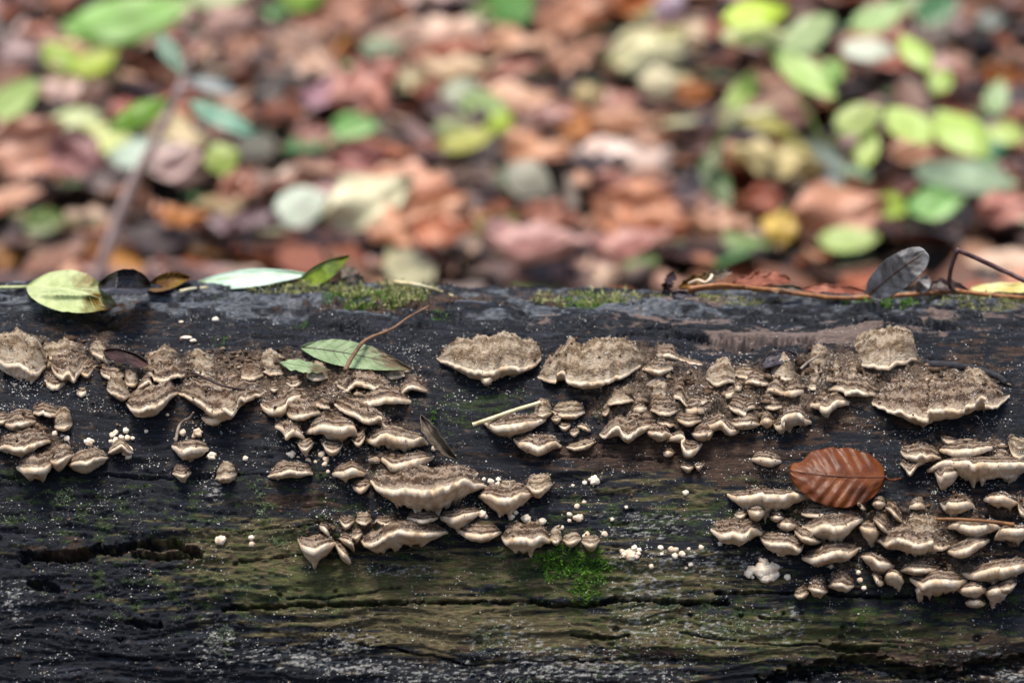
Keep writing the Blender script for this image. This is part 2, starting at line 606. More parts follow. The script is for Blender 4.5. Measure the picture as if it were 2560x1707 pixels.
gx_ = np.unique(np.concatenate([np.linspace(-2, 2, 161), np.linspace(-60, 60, 121)]))
gy_ = np.unique(np.concatenate([np.linspace(-2.5, 4, 261), np.linspace(-40, 80, 121)]))
GX, GY = np.meshgrid(gx_, gy_)
GZ = gz(GX, GY) - .004
m = NT('forest_soil')
po = m.geo()
n1 = m.noise(po, 14, 6, .65)
n2 = m.noise(po, 90, 4, .6)
col = m.ramp(n1, [(.3, (.012, .009, .007, 1)), (.55, (.035, .025, .019, 1)), (.75, (.075, .05, .035, 1))])
M_SOIL = m.fin(col, .85, m.bump(m.math('ADD', n1, n2), .8, .01), .2)
ground = mobj('ground', np.stack([GX, GY, GZ], -1).reshape(-1, 3), gridf(len(gy_), len(gx_)), M_SOIL)
tag(ground, kind='structure')


def ghit(px, py):
    d = rays(np.array(float(px)), np.array(float(py)))
    t = 1.7
    for _ in range(60):
        P = CAM + d * t
        e = P[2] - float(gz(P[0], P[1]))
        t += e * 2.4
        if abs(e) < 1e-5:
            break
    return P, t


# ------------------------------------------------------------------ materials of the fungi and litter
def fungus_cap(name, stops, edge):
    m = NT(name)
    rho = m.attr('rho')
    cu = m.attr('cu', 'Vector')
    rnd = m.obj('Random')
    loc = m.t.nodes.new('ShaderNodeCombineXYZ')
    m._set(loc.inputs[0], m.math('MULTIPLY', rnd, 137.0))
    cuo = m.mapping(cu, (1, 1, 1), loc.outputs[0])
    nz = m.noise(cuo, .16, 5, .6)
    nf = m.noise(m.mapping(cuo, (.7, 1.5, 1)), 1.0, 5, .62)
    z = m.math('ADD', m.math('MULTIPLY', rho, m.math('ADD', m.math('MULTIPLY', rnd, 14.0), 14.0)), m.math('MULTIPLY', nz, 13.0))
    zone = m.math('MULTIPLY_ADD', m.math('SINE', z), .5, .5)
    f = m.math('ADD', m.math('MULTIPLY', zone, .27), m.math('ADD', m.math('MULTIPLY', nf, .52), m.math('MULTIPLY', m.noise(cuo, .38, 4, .6), .36)))
    col = m.ramp(f, stops)
    # warmer, rustier old centres and bald patches
    col = m.mix(m.rng(nz, .54, .74, 0, .8), col, (.13, .060, .028, 1))
    col = m.mix(m.rng(m.math('SUBTRACT', m.noise(cuo, .45, 4), m.math('MULTIPLY', rho, .06)), .56, .68), col, (.36, .285, .20, 1))
    e = m.rng(m.math('ADD', rho, m.math('MULTIPLY', m.math('SUBTRACT', nf, .5), .25)), .93, 1.0)
    col = m.mix(e, col, edge)
    dust = m.rng(m.noise(cuo, 2.0, 3, .6), .57, .64)
    col = m.mix(m.math('MULTIPLY', dust, m.rng(m.noise(cuo, .12, 2), .42, .62)), col, (.62, .60, .55, 1))
    hgt = m.math('ADD', m.math('MULTIPLY', nf, 1.0), m.math('MULTIPLY', zone, .45))
    return m.fin(col, .9, m.bump(hgt, 1.0, .0022), .12)


M_CAP = fungus_cap('brown_zoned_cap', [(.36, (.028, .016, .010, 1)), (.50, (.11, .068, .043, 1)), (.62, (.23, .16, .105, 1)), (.78, (.44, .35, .26, 1))], (.58, .46, .33, 1))
M_DOME = fungus_cap('buff_felted_cap', [(.34, (.065, .042, .025, 1)), (.48, (.22, .155, .095, 1)), (.62, (.38, .29, .195, 1)), (.80, (.58, .49, .37, 1))], (.55, .46, .34, 1))

m = NT('cream_margin')
cu = m.attr('cu', 'Vector')
nf = m.noise(cu, 1.3, 5, .65)
nl = m.noise(cu, .14, 3)
col = m.ramp(nl, [(.35, (.62, .44, .27, 1)), (.6, (.80, .67, .50, 1))])
col = m.mix(m.rng(nf, .60, .74), col, (.36, .24, .14, 1))
col = m.mix(m.math('LESS_THAN', m.voro(cu, .33), .08), col, (.06, .04, .03, 1))
M_RIM = m.fin(col, .75, m.bump(nf, .5, .0006), .2)

m = NT('cream_pores')
cu = m.attr('cu', 'Vector')
rho = m.attr('rho')
nf = m.noise(cu, .9, 5, .65)
nl = m.noise(cu, .10, 4)
po = m.voro(cu, 2.2)
col = m.ramp(nl, [(.34, (.50, .34, .20, 1)), (.5, (.68, .53, .38, 1)), (.66, (.76, .64, .50, 1))])
col = m.mix(m.math('MULTIPLY', m.rng(m.noise(cu, .22, 5, .7), .56, .72), .75), col, (.22, .13, .055, 1))
col = m.mix(m.math('MULTIPLY', m.rng(m.noise(cu, .55, 3), .64, .70), .85), col, (.035, .024, .018, 1))
M_PORE = m.fin(col, .8, m.bump(m.math('ADD', nf, m.math('MULTIPLY', po, .5)), .55, .0007), .18)

m = NT('white_button_flesh')
cu = m.geo()
nf = m.noise(cu, 900, 4, .65)
nl = m.noise(cu, 160, 3)
col = m.ramp(nl, [(.36, (.62, .46, .32, 1)), (.55, (.82, .72, .57, 1))])
col = m.mix(m.rng(nf, .60, .72), col, (.32, .20, .12, 1))
M_BUTTON = m.fin(col, .75, m.bump(nf, .5, .0006), .2)

m = NT('pale_dust')
M_DUST = m.fin(m.ramp(m.noise(m.geo(), 260, 2), [(.3, (.46, .42, .35, 1)), (.7, (.78, .77, .73, 1))]), .85, None, .1)
m = NT('brown_crumbs')
M_CRUMB = m.fin(m.ramp(m.noise(m.geo(), 300, 2), [(.3, (.035, .022, .016, 1)), (.6, (.13, .08, .05, 1)), (.8, (.30, .22, .15, 1))]), .9, None, .1)


# ------------------------------------------------------------------ bracket fungi
CAPS = []                                       # (verts, faces) kept for scattering dust


def bracket(rim, top, bot, dep, label, group, style=0, ruf=1.0):
    dep = dep * 1.4
    rim = np.asarray(rim, float)
    L = np.sum(np.linalg.norm(np.diff(rim, axis=0), axis=1))
    seed = len(CAPS) + 500
    nc = int(np.clip(L / 2.0, 20, 220))
    c = catmull(rim, nc)
    u = np.linspace(0, 1, nc)
    wpx = L
    # small ruffles of the growing edge
    arc = u * L
    c[:, 1] += ruf * (np.clip(top * .11, 1.2, 4.5) * fbm(arc / 24, arc * 0 + seed, 2, 401) + 1.5 * fbm(arc / 8, arc * 0 + seed, 2, 405))
    env = np.clip(np.sin(np.pi * u), 0, 1)
    # smooth version of the rim gives the line of attachment
    ch = rim[0] + (rim[-1] - rim[0]) * u[:, None]
    kk = max(3, nc // 5)
    pad = np.vstack([np.repeat(c[:1], kk, 0), c, np.repeat(c[-1:], kk, 0)])
    ker = np.hanning(2 * kk + 1)
    ker /= ker.sum()
    sm = np.stack([np.convolve(pad[:, j], ker, 'valid') for j in (0, 1)], 1)
    xc = c[:, 0].mean()
    e5 = env ** .36
    tx = xc + (sm[:, 0] - xc) * .90
    ty = .35 * ch[:, 1] + .65 * sm[:, 1] - top * e5 * (1 + .20 * fbm(arc / 40, arc * 0 + 3, 2, 411 + seed % 7)) - 1.0
    bx = xc + (sm[:, 0] - xc) * .84
    tooth = fbm(arc / 22, arc * 0 + 9.3 + seed, 3, 421 + seed % 5)
    by = sm[:, 1] + bot * env ** .7 * np.clip(1 + .85 * tooth, .2, 2.1) + 1.5
    Pt, nt_ = onlog(tx, ty, -2.0)
    Pb, nb_ = onlog(bx, by, -2.0)
    s_, th_, Pr0 = hit(c[:, 0], c[:, 1])
    # how far the edge stands off the log
    dd = dep * env ** .6 * (1 + .16 * fbm(arc / 30, arc * 0 + 5, 2, 431)) + .10 * (c[:, 1] - sm[:, 1]) * .2 * 4 + .4
    # never let the attachment line stand in front of the edge
    Pr = toward(Pr0, dd)
    sS, sT, Ps0 = hit(sm[:, 0] * .5 + c[:, 0] * .5, sm[:, 1])
    Ps = toward(Ps0, dep * env ** .6 + .4)      # smoothed edge: what the inner cap follows
    tt = np.linalg.norm(Pt - CAM, axis=1)
    tr = np.linalg.norm(Pr - CAM, axis=1)
    tb = np.linalg.norm(Pb - CAM, axis=1)
    need = np.maximum(0, tr + .002 * env - tb)
    Pr = toward(Pr, need * 1000)
    Ps = toward(Ps, need * 1000)
    thick = (0.55 + .035 * np.clip(wpx / 14, 0, 12) + (.5 if style == 2 else 0) + .35 * np.clip(bot / 30, 0, 1)) / 1000.0
    thk = thick * (.35 + .65 * env ** .5)
    # ---- cap rows
    nr = int(np.clip(top * .7, 10, 34))
    ro = np.linspace(0, 1, nr) ** .9
    bul = (.10 + .0) * np.linalg.norm(Pr - Pt, axis=1) * (2.6 if style == 1 else 1.0)
    cap = []
    updir = UPV * .75 - FWD * .5
    updir /= np.linalg.norm(updir)
    mmu = arc * .2
    for r_ in ro:
        q = Pt + (Ps - Pt) * r_ + (Pr - Ps) * r_ ** 5
        dist = r_ * np.linalg.norm(Pr - Pt, axis=1) * 1000
        lump = 1.2 * fbm(mmu / 5.0 + seed, dist / 4.0 + 1.7 * seed, 3, 441) + 1.2 * np.abs(fbm(mmu / 2.8, dist / 1.5 + seed, 2, 445)) + .3 * fbm(mmu / .9, dist / .7 + seed, 1, 447)
        amp = (1 - r_ ** 3) * env ** .4 * np.clip(top / 30, .35, 1.1) * (1.3 if style == 1 else 1.0)
        q = q + updir * (bul * math.sin(math.pi * min(1, r_ * .95 + .05)) + lump * amp / 1000 + .00018 * math.sin(r_ * 22) * env)[:, None]
        cap.append(q)
    cap = np.array(cap)
    # ---- rim roll: a rounded lip from the cap edge down under
    down = -UPV
    fw = (Pr - .5 * (Pt + Pb))
    fw /= np.maximum(np.linalg.norm(fw, axis=1, keepdims=True), 1e-9)
    lip = [cap[-1]]
    for a in (40, 90, 140, 180):
        an = R(a)
        lip.append(cap[-1] + fw * (math.sin(an) * thk * .55)[:, None] + down * ((1 - math.cos(an)) * thk)[:, None])
    inner = cap[-2:-1]                           # pale margin overlaps the last band of the cap
    lip = np.array(lip)
    # ---- underside
    nu = int(np.clip(bot * .4, 5, 14))
    und = []
    Lb = Ps + down * (2 * thk)[:, None]
    Pb_s, _ = onlog(bx, sm[:, 1] + bot * env ** .7 + 1.5, -2.0)
    dist_b = np.linalg.norm(lip[-1] - Pb, axis=1)
    for r_ in np.linspace(0, 1, nu):
        q = Lb + (Pb_s - Lb) * r_ + (lip[-1] - Lb) * (1 - r_) ** 4 + (Pb - Pb_s) * r_ ** 3
        wob = fbm(mmu / 6 + 2.2 * seed, r_ * dist_b * 1000 / 7, 3, 451)
        q = q - FWD * (.0022 * np.clip(bot / 30, .2, 1.3) * wob * math.sin(math.pi * min(1, r_ * .9)) * env ** .5)[:, None]
        q = q - updir * (.10 * dist_b * math.sin(math.pi * r_))[:, None]
        und.append(q)
    und = np.array(und)
    base = .5 * (Pt[nc // 2] + Pb[nc // 2])
    root = empty('bracket_fungus', base)
    tag(root, label, 'bracket fungus', group)

    def part(name, A, rhos, mat, d0):
        n_r = len(A)
        att = dict(rho=np.repeat(np.asarray(rhos, float), nc), cu=np.stack([np.tile(mmu, n_r) + seed * 31.7, np.repeat(np.linspace(0, d0, n_r), nc), np.zeros(n_r * nc)], 1))
        return mobj(name, A.reshape(-1, 3), gridf(n_r, nc), mat, root, att)
    cd_ = float(np.linalg.norm(Pr - Pt, axis=1).mean() * 1000)
    part('cap', cap, ro, (M_DOME if style in (1, 3) else M_CAP), cd_)
    part('margin', lip, [1] * len(lip), M_RIM, 2.0)
    part('pore_surface', und, np.linspace(0, 1, nu), M_PORE, float(dist_b.mean() * 1000))
    CAPS.append(cap.reshape(-1, 3))
    return root


GA = ('left-hand end of the upper fungus row, under the rotted hole', )
CL = {   # cluster: (label tail, group)
    'A': ('in the crumpled clump beside the strap leaf', 'brackets of the crumpled clump under the rotted hole'),
    'B': ('in the wide shelf under the green leaf', 'brackets of the wide shelf under the green leaf'),
    'C': ('in the small tiers with white lumps', 'brackets of the small left tiers'),
    'D': ('in the upper rows above the pale stalk', 'brackets of the upper rows above the pale stalk'),
    'E': ('in the crusty bank by the wood chip', 'brackets of the crusty bank by the wood chip'),
    'G': ('in the crusty bank above the beech leaf', 'brackets of the crusty bank above the beech leaf'),
    'H': ('in the big shelf below the largest dome', 'brackets of the big shelf with the domed cap'),
    'I': ('in the pale tiers beside the beech leaf', 'brackets of the pale tiers beside the beech leaf'),
    'J': ('in the stepped tiers below the beech leaf', 'brackets of the stepped tiers below the beech leaf'),
    'K': ('in the dense tiers under the brown stick', 'brackets of the dense lower tiers'),
    'L': ('growing alone on the bare dark wood', 'single brackets along the sparse line'),
    'M': ('in the middle tier around the half-funnel bracket', 'brackets of the middle tier'),
    'N': ('in the row above the moss tuft', 'brackets of the lowest middle row'),
}
DESC = ['brown-capped bracket', 'buff domed bracket', 'cream bracket', 'whitish bracket']
B = []


def b(cl, rim, top, bot, dep, st=0, label=None):
    B.append((cl, rim, top, bot, dep, st, label))


# --- clump under the rotted hole
b('A', [(-30, 902), (-5, 899), (20, 910), (45, 908), (65, 918), (80, 929), (100, 923), (122, 908)], 56, 48, 17, 1, 'large pale crusted bracket with drooping cream underside, outermost of the crumpled clump')
b('A', [(125, 903), (135, 926), (155, 938), (172, 929), (184, 945), (195, 929), (206, 918), (219, 898)], 40, 22, 14)
b('A', [(104, 884), (130, 895), (160, 893), (202, 880)], 26, 6, 8, 1)
b('A', [(106, 938), (118, 956), (135, 964), (152, 958), (174, 952)], 12, 8, 8, 2)
b('A', [(188, 916), (205, 930), (220, 936), (237, 914)], 20, 10, 10)
b('A', [(222, 878), (242, 884), (262, 895), (284, 909)], 18, 22, 9, 1)
b('A', [(247, 921), (255, 932), (270, 940), (290, 945), (305, 938), (320, 930)], 18, 9, 12, 0, 'thin ear-shaped bracket between the crumpled clump and the wide shelf')
b('A', [(184, 976), (202, 981), (222, 973)], 6, 5, 6, 2, 'tiny lone bracket on dark wood under the crumpled clump')
# --- wide shelf under the green leaf
b('B', [(310, 940), (318, 956), (336, 960), (348, 950)], 20, 7, 9, 1)
b('B', [(357, 900), (375, 915), (400, 912), (430, 902), (450, 894)], 26, 3, 6, 1)
b('B', [(352, 928), (378, 934), (388, 945), (410, 947), (432, 940), (455, 934), (475, 938)], 34, 8, 12, 0)
b('B', [(470, 912), (490, 928), (520, 938), (544, 928)], 36, 4, 8, 1)
b('B', [(265, 968), (275, 978), (290, 982), (310, 990), (328, 984)], 24, 13, 12, 1)
b('B', [(341, 973), (350, 964), (362, 955), (372, 950), (379, 958), (386, 976)], 9, 16, 12)
b('B', [(315, 1002), (328, 1018), (355, 1022), (382, 1012), (406, 1003), (418, 992), (447, 980)], 38, 18, 19, 0, 'wavy bracket with bright white edge, lowest front lobe of the wide shelf')
b('B', [(445, 981), (475, 991), (498, 1001), (523, 1022), (546, 1027), (561, 1020), (580, 1028), (592, 1017), (599, 994), (622, 992), (662, 979)], 44, 20, 20, 0, 'longest ruffled brown bracket running along the front of the wide shelf')
b('B', [(649, 1005), (666, 1020), (685, 1021), (712, 1013), (721, 996), (746, 988), (772, 981)], 14, 30, 13, 2)
b('B', [(503, 1041), (517, 1046), (537, 1047), (554, 1039), (563, 1027)], 10, 12, 11, 2, 'small orange-tan bracket tucked under the ruffled brown bracket')
b('B', [(356, 1021), (372, 1027), (392, 1022)], 3, 11, 7, 2)
b('B', [(597, 930), (609, 942), (636, 942), (662, 936)], 30, 5, 9)
b('B', [(648, 924), (680, 932), (718, 928)], 30, 3, 7, 1)
b('B', [(714, 954), (735, 962), (760, 950)], 16, 8, 8)
b('B', [(672, 968), (685, 974), (699, 967)], 9, 5, 6)
b('B', [(706, 972), (720, 980), (734, 972)], 9, 5, 6)
b('B', [(540, 955), (560, 963), (585, 960), (606, 952)], 18, 4, 8)
b('B', [(600, 970), (625, 976), (655, 968)], 16, 5, 9)
b('B', [(490, 952), (512, 960), (540, 957)], 14, 5, 8)
b('B', [(760, 938), (790, 946), (825, 940)], 22, 4, 8, 1)
b('B', [(836, 960), (865, 972), (874, 965), (896, 954), (922, 961), (953, 967), (987, 970)], 42, 12, 13)
b('B', [(947, 934), (975, 940), (1014, 937)], 18, 4, 7, 1)
b('B', [(986, 977), (1000, 985), (1018, 966), (1045, 968), (1072, 976)], 24, 13, 11)
b('B', [(884, 991), (907, 1004), (942, 999), (968, 993), (999, 995), (1034, 1002)], 17, 13, 15, 2, 'clean cream-edged flat bracket jutting out beneath the tip of the green leaf')
b('B', [(825, 1003), (846, 1015), (869, 1027), (892, 1034), (907, 1046), (930, 1046), (953, 1042), (957, 1057), (970, 1065), (990, 1062)], 22, 13, 15)
b('B', [(702, 1027), (735, 1038), (762, 1034), (792, 1030), (806, 1022)], 33, 22, 14)
b('B', [(770, 1005), (800, 1012), (835, 1020)], 18, 8, 9)
b('B', [(683, 1060), (708, 1070), (714, 1086), (731, 1074), (750, 1080), (765, 1098)], 15, 14, 13, 2)
b('B', [(762, 1077), (785, 1069), (808, 1061), (846, 1067), (880, 1064), (891, 1073), (894, 1098)], 15, 30, 17, 2)
b('B', [(741, 1102), (754, 1118), (767, 1120), (786, 1102)], 14, 6, 11)
b('B', [(802, 1102), (819, 1122), (842, 1124), (858, 1109)], 20, 4, 12)
b('B', [(878, 1095), (896, 1108), (912, 1088), (906, 1070)], 12, 5, 12)
b('B', [(910, 1092), (934, 1098), (957, 1084), (991, 1090), (1030, 1098), (1053, 1092), (1071, 1106)], 18, 34, 17, 2, 'smooth cream bracket with lobed drip beside the curled dark leaf')
# --- middle tier
b('M', [(945, 1138), (965, 1149), (980, 1160), (1003, 1157), (1041, 1147), (1085, 1139)], 12, 38, 16, 2, 'thick-lipped cream bracket sitting directly above the largest half-funnel bracket')
b('M', [(924, 1196), (942, 1214), (980, 1225), (1010, 1218), (1040, 1224), (1075, 1225), (1105, 1216), (1130, 1209), (1160, 1198), (1190, 1206), (1218, 1215)], 42, 62, 24, 2, 'largest cream half-funnel bracket with broad smooth underside')
b('M', [(881, 1214), (900, 1220), (926, 1207)], 9, 9, 9, 2)
b('M', [(1121, 1184), (1156, 1190), (1196, 1181)], 8, 13, 11, 2)
b('M', [(1016, 1292), (1055, 1299), (1097, 1292)], 13, 8, 14)
b('M', [(1098, 1290), (1130, 1293), (1165, 1284), (1203, 1277)], 14, 32, 13, 2)
b('M', [(1196, 1237), (1221, 1235), (1247, 1245), (1274, 1243), (1297, 1235), (1313, 1231), (1334, 1231)], 25, 44, 16, 2)
b('M', [(1315, 1211), (1330, 1222), (1350, 1221), (1370, 1215), (1382, 1208)], 28, 18, 12, 3)
b('M', [(1251, 1209), (1270, 1220), (1292, 1207)], 14, 7, 9, 3)
b('M', [(1085, 1180), (1100, 1186), (1120, 1180)], 12, 6, 8)
# --- lowest middle row
b('N', [(745, 1347), (758, 1363), (785, 1371), (808, 1361), (840, 1353)], 20, 32, 15, 2)
b('N', [(838, 1356), (850, 1372), (868, 1388), (878, 1402)], 12, 14, 13, 2)
b('N', [(798, 1312), (815, 1321), (825, 1334)], 9, 9, 10, 2)
b('N', [(848, 1343), (865, 1348), (880, 1356), (887, 1373)], 16, 10, 12)
b('N', [(898, 1343), (915, 1359), (942, 1352), (968, 1336), (999, 1325), (1037, 1331), (1076, 1331), (1121, 1328)], 25, 32, 18, 0, 'long straight-edged bracket with cream underside in the lowest row')
b('N', [(875, 1334), (890, 1340), (908, 1331)], 12, 12, 10)
b('N', [(848, 1296), (865, 1312), (887, 1299)], 16, 8, 9)
b('N', [(888, 1299), (910, 1306), (930, 1297)], 14, 4, 8, 1)
b('N', [(938, 1299), (965, 1308), (997, 1297)], 12, 8, 10)
b('N', [(1143, 1321), (1170, 1333), (1200, 1335), (1228, 1333), (1254, 1328)], 17, 12, 11, 2)
b('N', [(1253, 1336), (1267, 1348), (1290, 1343), (1328, 1345), (1351, 1341), (1380, 1346)], 36, 33, 17, 2, 'plump cream bracket with smooth rounded underside above the green moss tuft')
b('N', [(1373, 1344), (1390, 1352), (1405, 1339)], 28, 14, 10, 3)
b('N', [(1406, 1347), (1425, 1353), (1454, 1345)], 18, 15, 10, 3)
b('N', [(1453, 1351), (1475, 1360), (1500, 1349)], 18, 19, 11, 3)
# --- sparse line
b('L', [(429, 1112), (455, 1123), (481, 1117), (523, 1119)], 15, 27, 14, 2, 'flat-topped cream bracket growing alone near the curved grey twig bit')
b('L', [(431, 1182), (455, 1187), (479, 1179)], 20, 5, 10)
b('L', [(539, 1193), (563, 1190), (592, 1185)], 23, 13, 11, 1)
b('L', [(668, 1190), (693, 1182), (724, 1176), (754, 1178), (785, 1181)], 22, 14, 13, 0, 'long low bracket with scalloped edge growing alone on bare wood')
b('L', [(829, 1181), (858, 1178), (884, 1170), (915, 1184)], 14, 27, 13, 2, 'fan-shaped cream bracket growing alone left of the half-funnel bracket')
# --- small left tiers
b('C', [(-14, 1050), (5, 1052), (22, 1046)], 16, 6, 10)
b('C', [(5, 1056), (26, 1060), (51, 1056), (77, 1052), (94, 1052)], 23, 20, 14)
b('C', [(76, 1028), (97, 1031), (109, 1026), (114, 1032), (135, 1035), (155, 1034)], 16, 13, 12)
b('C', [(133, 1064), (153, 1067), (174, 1063), (182, 1056)], 23, 13, 11, 1)
b('C', [(-8, 1128), (10, 1112), (33, 1117), (56, 1117), (84, 1108), (97, 1103), (132, 1101)], 30, 27, 16)
b('C', [(40, 1166), (66, 1170), (97, 1168), (122, 1164), (134, 1150)], 27, 27, 16, 2)
b('C', [(117, 1147), (138, 1153), (158, 1144), (186, 1133)], 22, 22, 13)
b('C', [(170, 1160), (194, 1153), (219, 1153), (237, 1144), (270, 1142)], 25, 23, 14)
b('C', [(270, 1131), (290, 1118), (305, 1111), (318, 1122), (334, 1131)], 20, 13, 10, 3)
# --- upper rows
b('D', [(1092, 894), (1129, 908), (1163, 919), (1194, 926), (1221, 928), (1251, 919), (1274, 914), (1305, 919), (1335, 908), (1362, 890)], 46, 20, 17, 1, 'wide boat-shaped brown bracket with lumpy top, alone above the pale stalk')
b('D', [(1194, 927), (1208, 945), (1225, 945), (1239, 929)], 5, 7, 14, 2)
b('D', [(1341, 938), (1362, 946), (1388, 950), (1394, 932), (1411, 929), (1417, 946), (1443, 954), (1481, 954), (1527, 946), (1569, 931), (1603, 912), (1622, 921)], 56, 10, 18, 1, 'long lumpy tan bracket with notched cream edge above the white-domed bracket')
b('D', [(1600, 919), (1625, 922), (1643, 926), (1664, 922), (1690, 918)], 17, 17, 12)
b('D', [(1637, 883), (1652, 887), (1671, 885), (1702, 897)], 15, 16, 9)
b('D', [(1690, 892), (1720, 903), (1750, 910), (1774, 913)], 9, 5, 5)
b('D', [(1553, 896), (1562, 904), (1578, 901), (1597, 898)], 16, 4, 9, 1)
b('D', [(1476, 904), (1500, 911), (1527, 902)], 25, 2, 6, 1)
b('D', [(1415, 900), (1445, 908), (1470, 902)], 22, 2, 6, 1)
# --- crusty bank by the wood chip
b('E', [(1511, 997), (1525, 1005), (1545, 1005), (1570, 999), (1595, 997)], 34, 5, 11, 3, 'white smooth-domed bracket like a little cap beside the grey wood chip')
b('E', [(1502, 1032), (1515, 1033), (1527, 1018)], 13, 3, 7)
b('E', [(1580, 1021), (1600, 1019), (1623, 1017)], 8, 14, 11, 2)
b('E', [(1620, 1021), (1639, 1026), (1652, 1030), (1671, 1031), (1683, 1028), (1698, 1021)], 18, 10, 12)
b('E', [(1613, 989), (1640, 1003), (1660, 1000), (1678, 984)], 28, 4, 8, 1)
b('E', [(1677, 978), (1687, 990), (1700, 992), (1715, 1009), (1731, 1012)], 24, 8, 11)
b('E', [(1733, 997), (1748, 1005), (1763, 1002), (1780, 1000)], 18, 6, 8)
b('E', [(1707, 1020), (1729, 1023), (1744, 1019), (1767, 1027)], 6, 22, 10, 2)
b('E', [(1690, 1045), (1706, 1053), (1725, 1055), (1756, 1048)], 8, 9, 11)
b('E', [(1496, 1082), (1511, 1089), (1521, 1080), (1534, 1068), (1547, 1066), (1556, 1080), (1572, 1087), (1587, 1078), (1604, 1067), (1622, 1063), (1644, 1058)], 26, 22, 15, 0, 'strongly ruffled brown bracket curling along the lower edge of the crusty bank')
b('E', [(1378, 1044), (1396, 1046), (1407, 1039)], 11, 8, 8)
b('E', [(1423, 1079), (1436, 1083), (1450, 1074)], 11, 5, 7)
b('E', [(1441, 1062), (1460, 1066), (1480, 1076)], 7, 5, 7)
b('E', [(1395, 1062), (1412, 1068), (1428, 1060)], 10, 4, 7)
b('E', [(1612, 1075), (1625, 1080), (1643, 1080), (1656, 1083), (1667, 1080), (1681, 1089)], 14, 22, 13)
b('E', [(1667, 1096), (1687, 1088), (1704, 1087), (1713, 1094), (1703, 1102), (1707, 1112), (1717, 1125), (1735, 1123), (1756, 1107)], 10, 18, 14, 2)
b('E', [(1727, 1082), (1748, 1084), (1767, 1080), (1786, 1073)], 14, 17, 13)
b('E', [(1658, 1132), (1670, 1128), (1685, 1130)], 4, 8, 7, 2)
b('E', [(1701, 1163), (1720, 1168), (1737, 1164)], 10, 7, 9)
b('E', [(1735, 1160), (1746, 1165), (1759, 1159)], 8, 7, 8)
b('E', [(1208, 1052), (1235, 1063), (1270, 1062), (1310, 1056), (1340, 1051), (1366, 1046)], 20, 22, 15, 2, 'half-moon cream bracket lying against the pale broken stalk')
b('E', [(1283, 1093), (1300, 1105), (1325, 1108), (1350, 1116), (1372, 1107), (1390, 1104), (1403, 1112)], 20, 19, 13, 2, 'wavy pointed bracket just below the half-moon bracket by the pale stalk')
b('E', [(1335, 1030), (1355, 1036), (1380, 1030)], 22, 4, 8, 1)
b('E', [(1380, 1028), (1405, 1036), (1440, 1035), (1465, 1028)], 16, 4, 8, 1)
b('E', [(1416, 1116), (1440, 1118), (1465, 1112), (1490, 1102)], 9, 5, 7, 3)
b('E', [(1560, 1045), (1590, 1052), (1620, 1047)], 12, 5, 9)
b('E', [(1640, 1052), (1662, 1058), (1690, 1062)], 12, 6, 9)
# --- crusty bank above the beech leaf
b('G', [(1762, 939), (1776, 951), (1795, 957), (1817, 949), (1835, 953), (1841, 963)], 54, 6, 14, 3, 'cream-white rounded bracket with smooth dome above the crusty bank')
b('G', [(1834, 961), (1846, 967), (1859, 961)], 7, 9, 12, 2)
b('G', [(1860, 968), (1866, 953), (1882, 950), (1899, 955), (1915, 957), (1934, 948)], 15, 10, 13)
b('G', [(1833, 934), (1860, 941), (1897, 937)], 30, 4, 8, 3)
b('G', [(1922, 944), (1950, 943), (1965, 946), (1994, 941)], 32, 10, 12, 1)
b('G', [(1909, 980), (1927, 971), (1944, 974), (1956, 980), (1972, 972)], 15, 22, 13)
b('G', [(1950, 984), (1970, 977), (1989, 976), (2015, 972)], 10, 24, 13, 2)
b('G', [(1797, 985), (1813, 984), (1827, 983), (1833, 979), (1852, 984)], 8, 10, 10, 2)
b('G', [(1817, 1009), (1831, 1020), (1848, 1026), (1864, 1033), (1867, 1019), (1880, 1014), (1897, 1017)], 10, 15, 12)
b('G', [(1761, 1057), (1780, 1061), (1801, 1051), (1813, 1061), (1827, 1073), (1850, 1073)], 10, 18, 14, 2)
b('G', [(1825, 1055), (1842, 1058), (1862, 1057), (1882, 1055), (1901, 1060)], 12, 14, 13)
b('G', [(1755, 1081), (1770, 1084), (1787, 1072)], 8, 16, 11)
b('G', [(1932, 1058), (1944, 1064), (1962, 1055), (1953, 1047), (1964, 1038), (1980, 1033), (1997, 1032), (2009, 1040), (2013, 1047), (2029, 1052)], 12, 38, 17, 2, 'white ruffled bracket with finger-like drips, right above the beech leaf')
b('G', [(1899, 1054), (1915, 1047), (1937, 1050)], 8, 20, 12, 2)
b('G', [(2019, 1011), (2046, 1008), (2052, 1016), (2070, 1017), (2086, 1004), (2107, 1000), (2129, 1004)], 14, 25, 14, 2)
b('G', [(2064, 972), (2087, 969), (2107, 971), (2115, 979), (2130, 975), (2142, 972), (2157, 979), (2176, 981), (2197, 987)], 20, 16, 14)
b('G', [(2116, 959), (2133, 967), (2150, 959)], 28, 2, 7, 1)
b('G', [(2018, 914), (2045, 925), (2074, 909)], 30, 3, 7, 1)
b('G', [(2013, 964), (2032, 970), (2052, 961)], 18, 4, 8, 1)
b('G', [(2076, 944), (2092, 952), (2107, 944)], 18, 4, 8, 1)
b('G', [(1963, 914), (1980, 920), (2002, 911)], 16, 3, 6, 1)
b('G', [(2111, 925), (2130, 930), (2152, 926)], 13, 5, 8)
b('G', [(1980, 958), (2000, 964), (2022, 955)], 16, 4, 8)
b('G', [(1900, 1012), (1930, 1018), (1965, 1012)], 12, 5, 8)
b('G', [(1878, 1145), (1905, 1143), (1930, 1147), (1954, 1150)], 9, 20, 11, 2, 'thin cream bracket on frass-dusted wood left of the beech leaf')
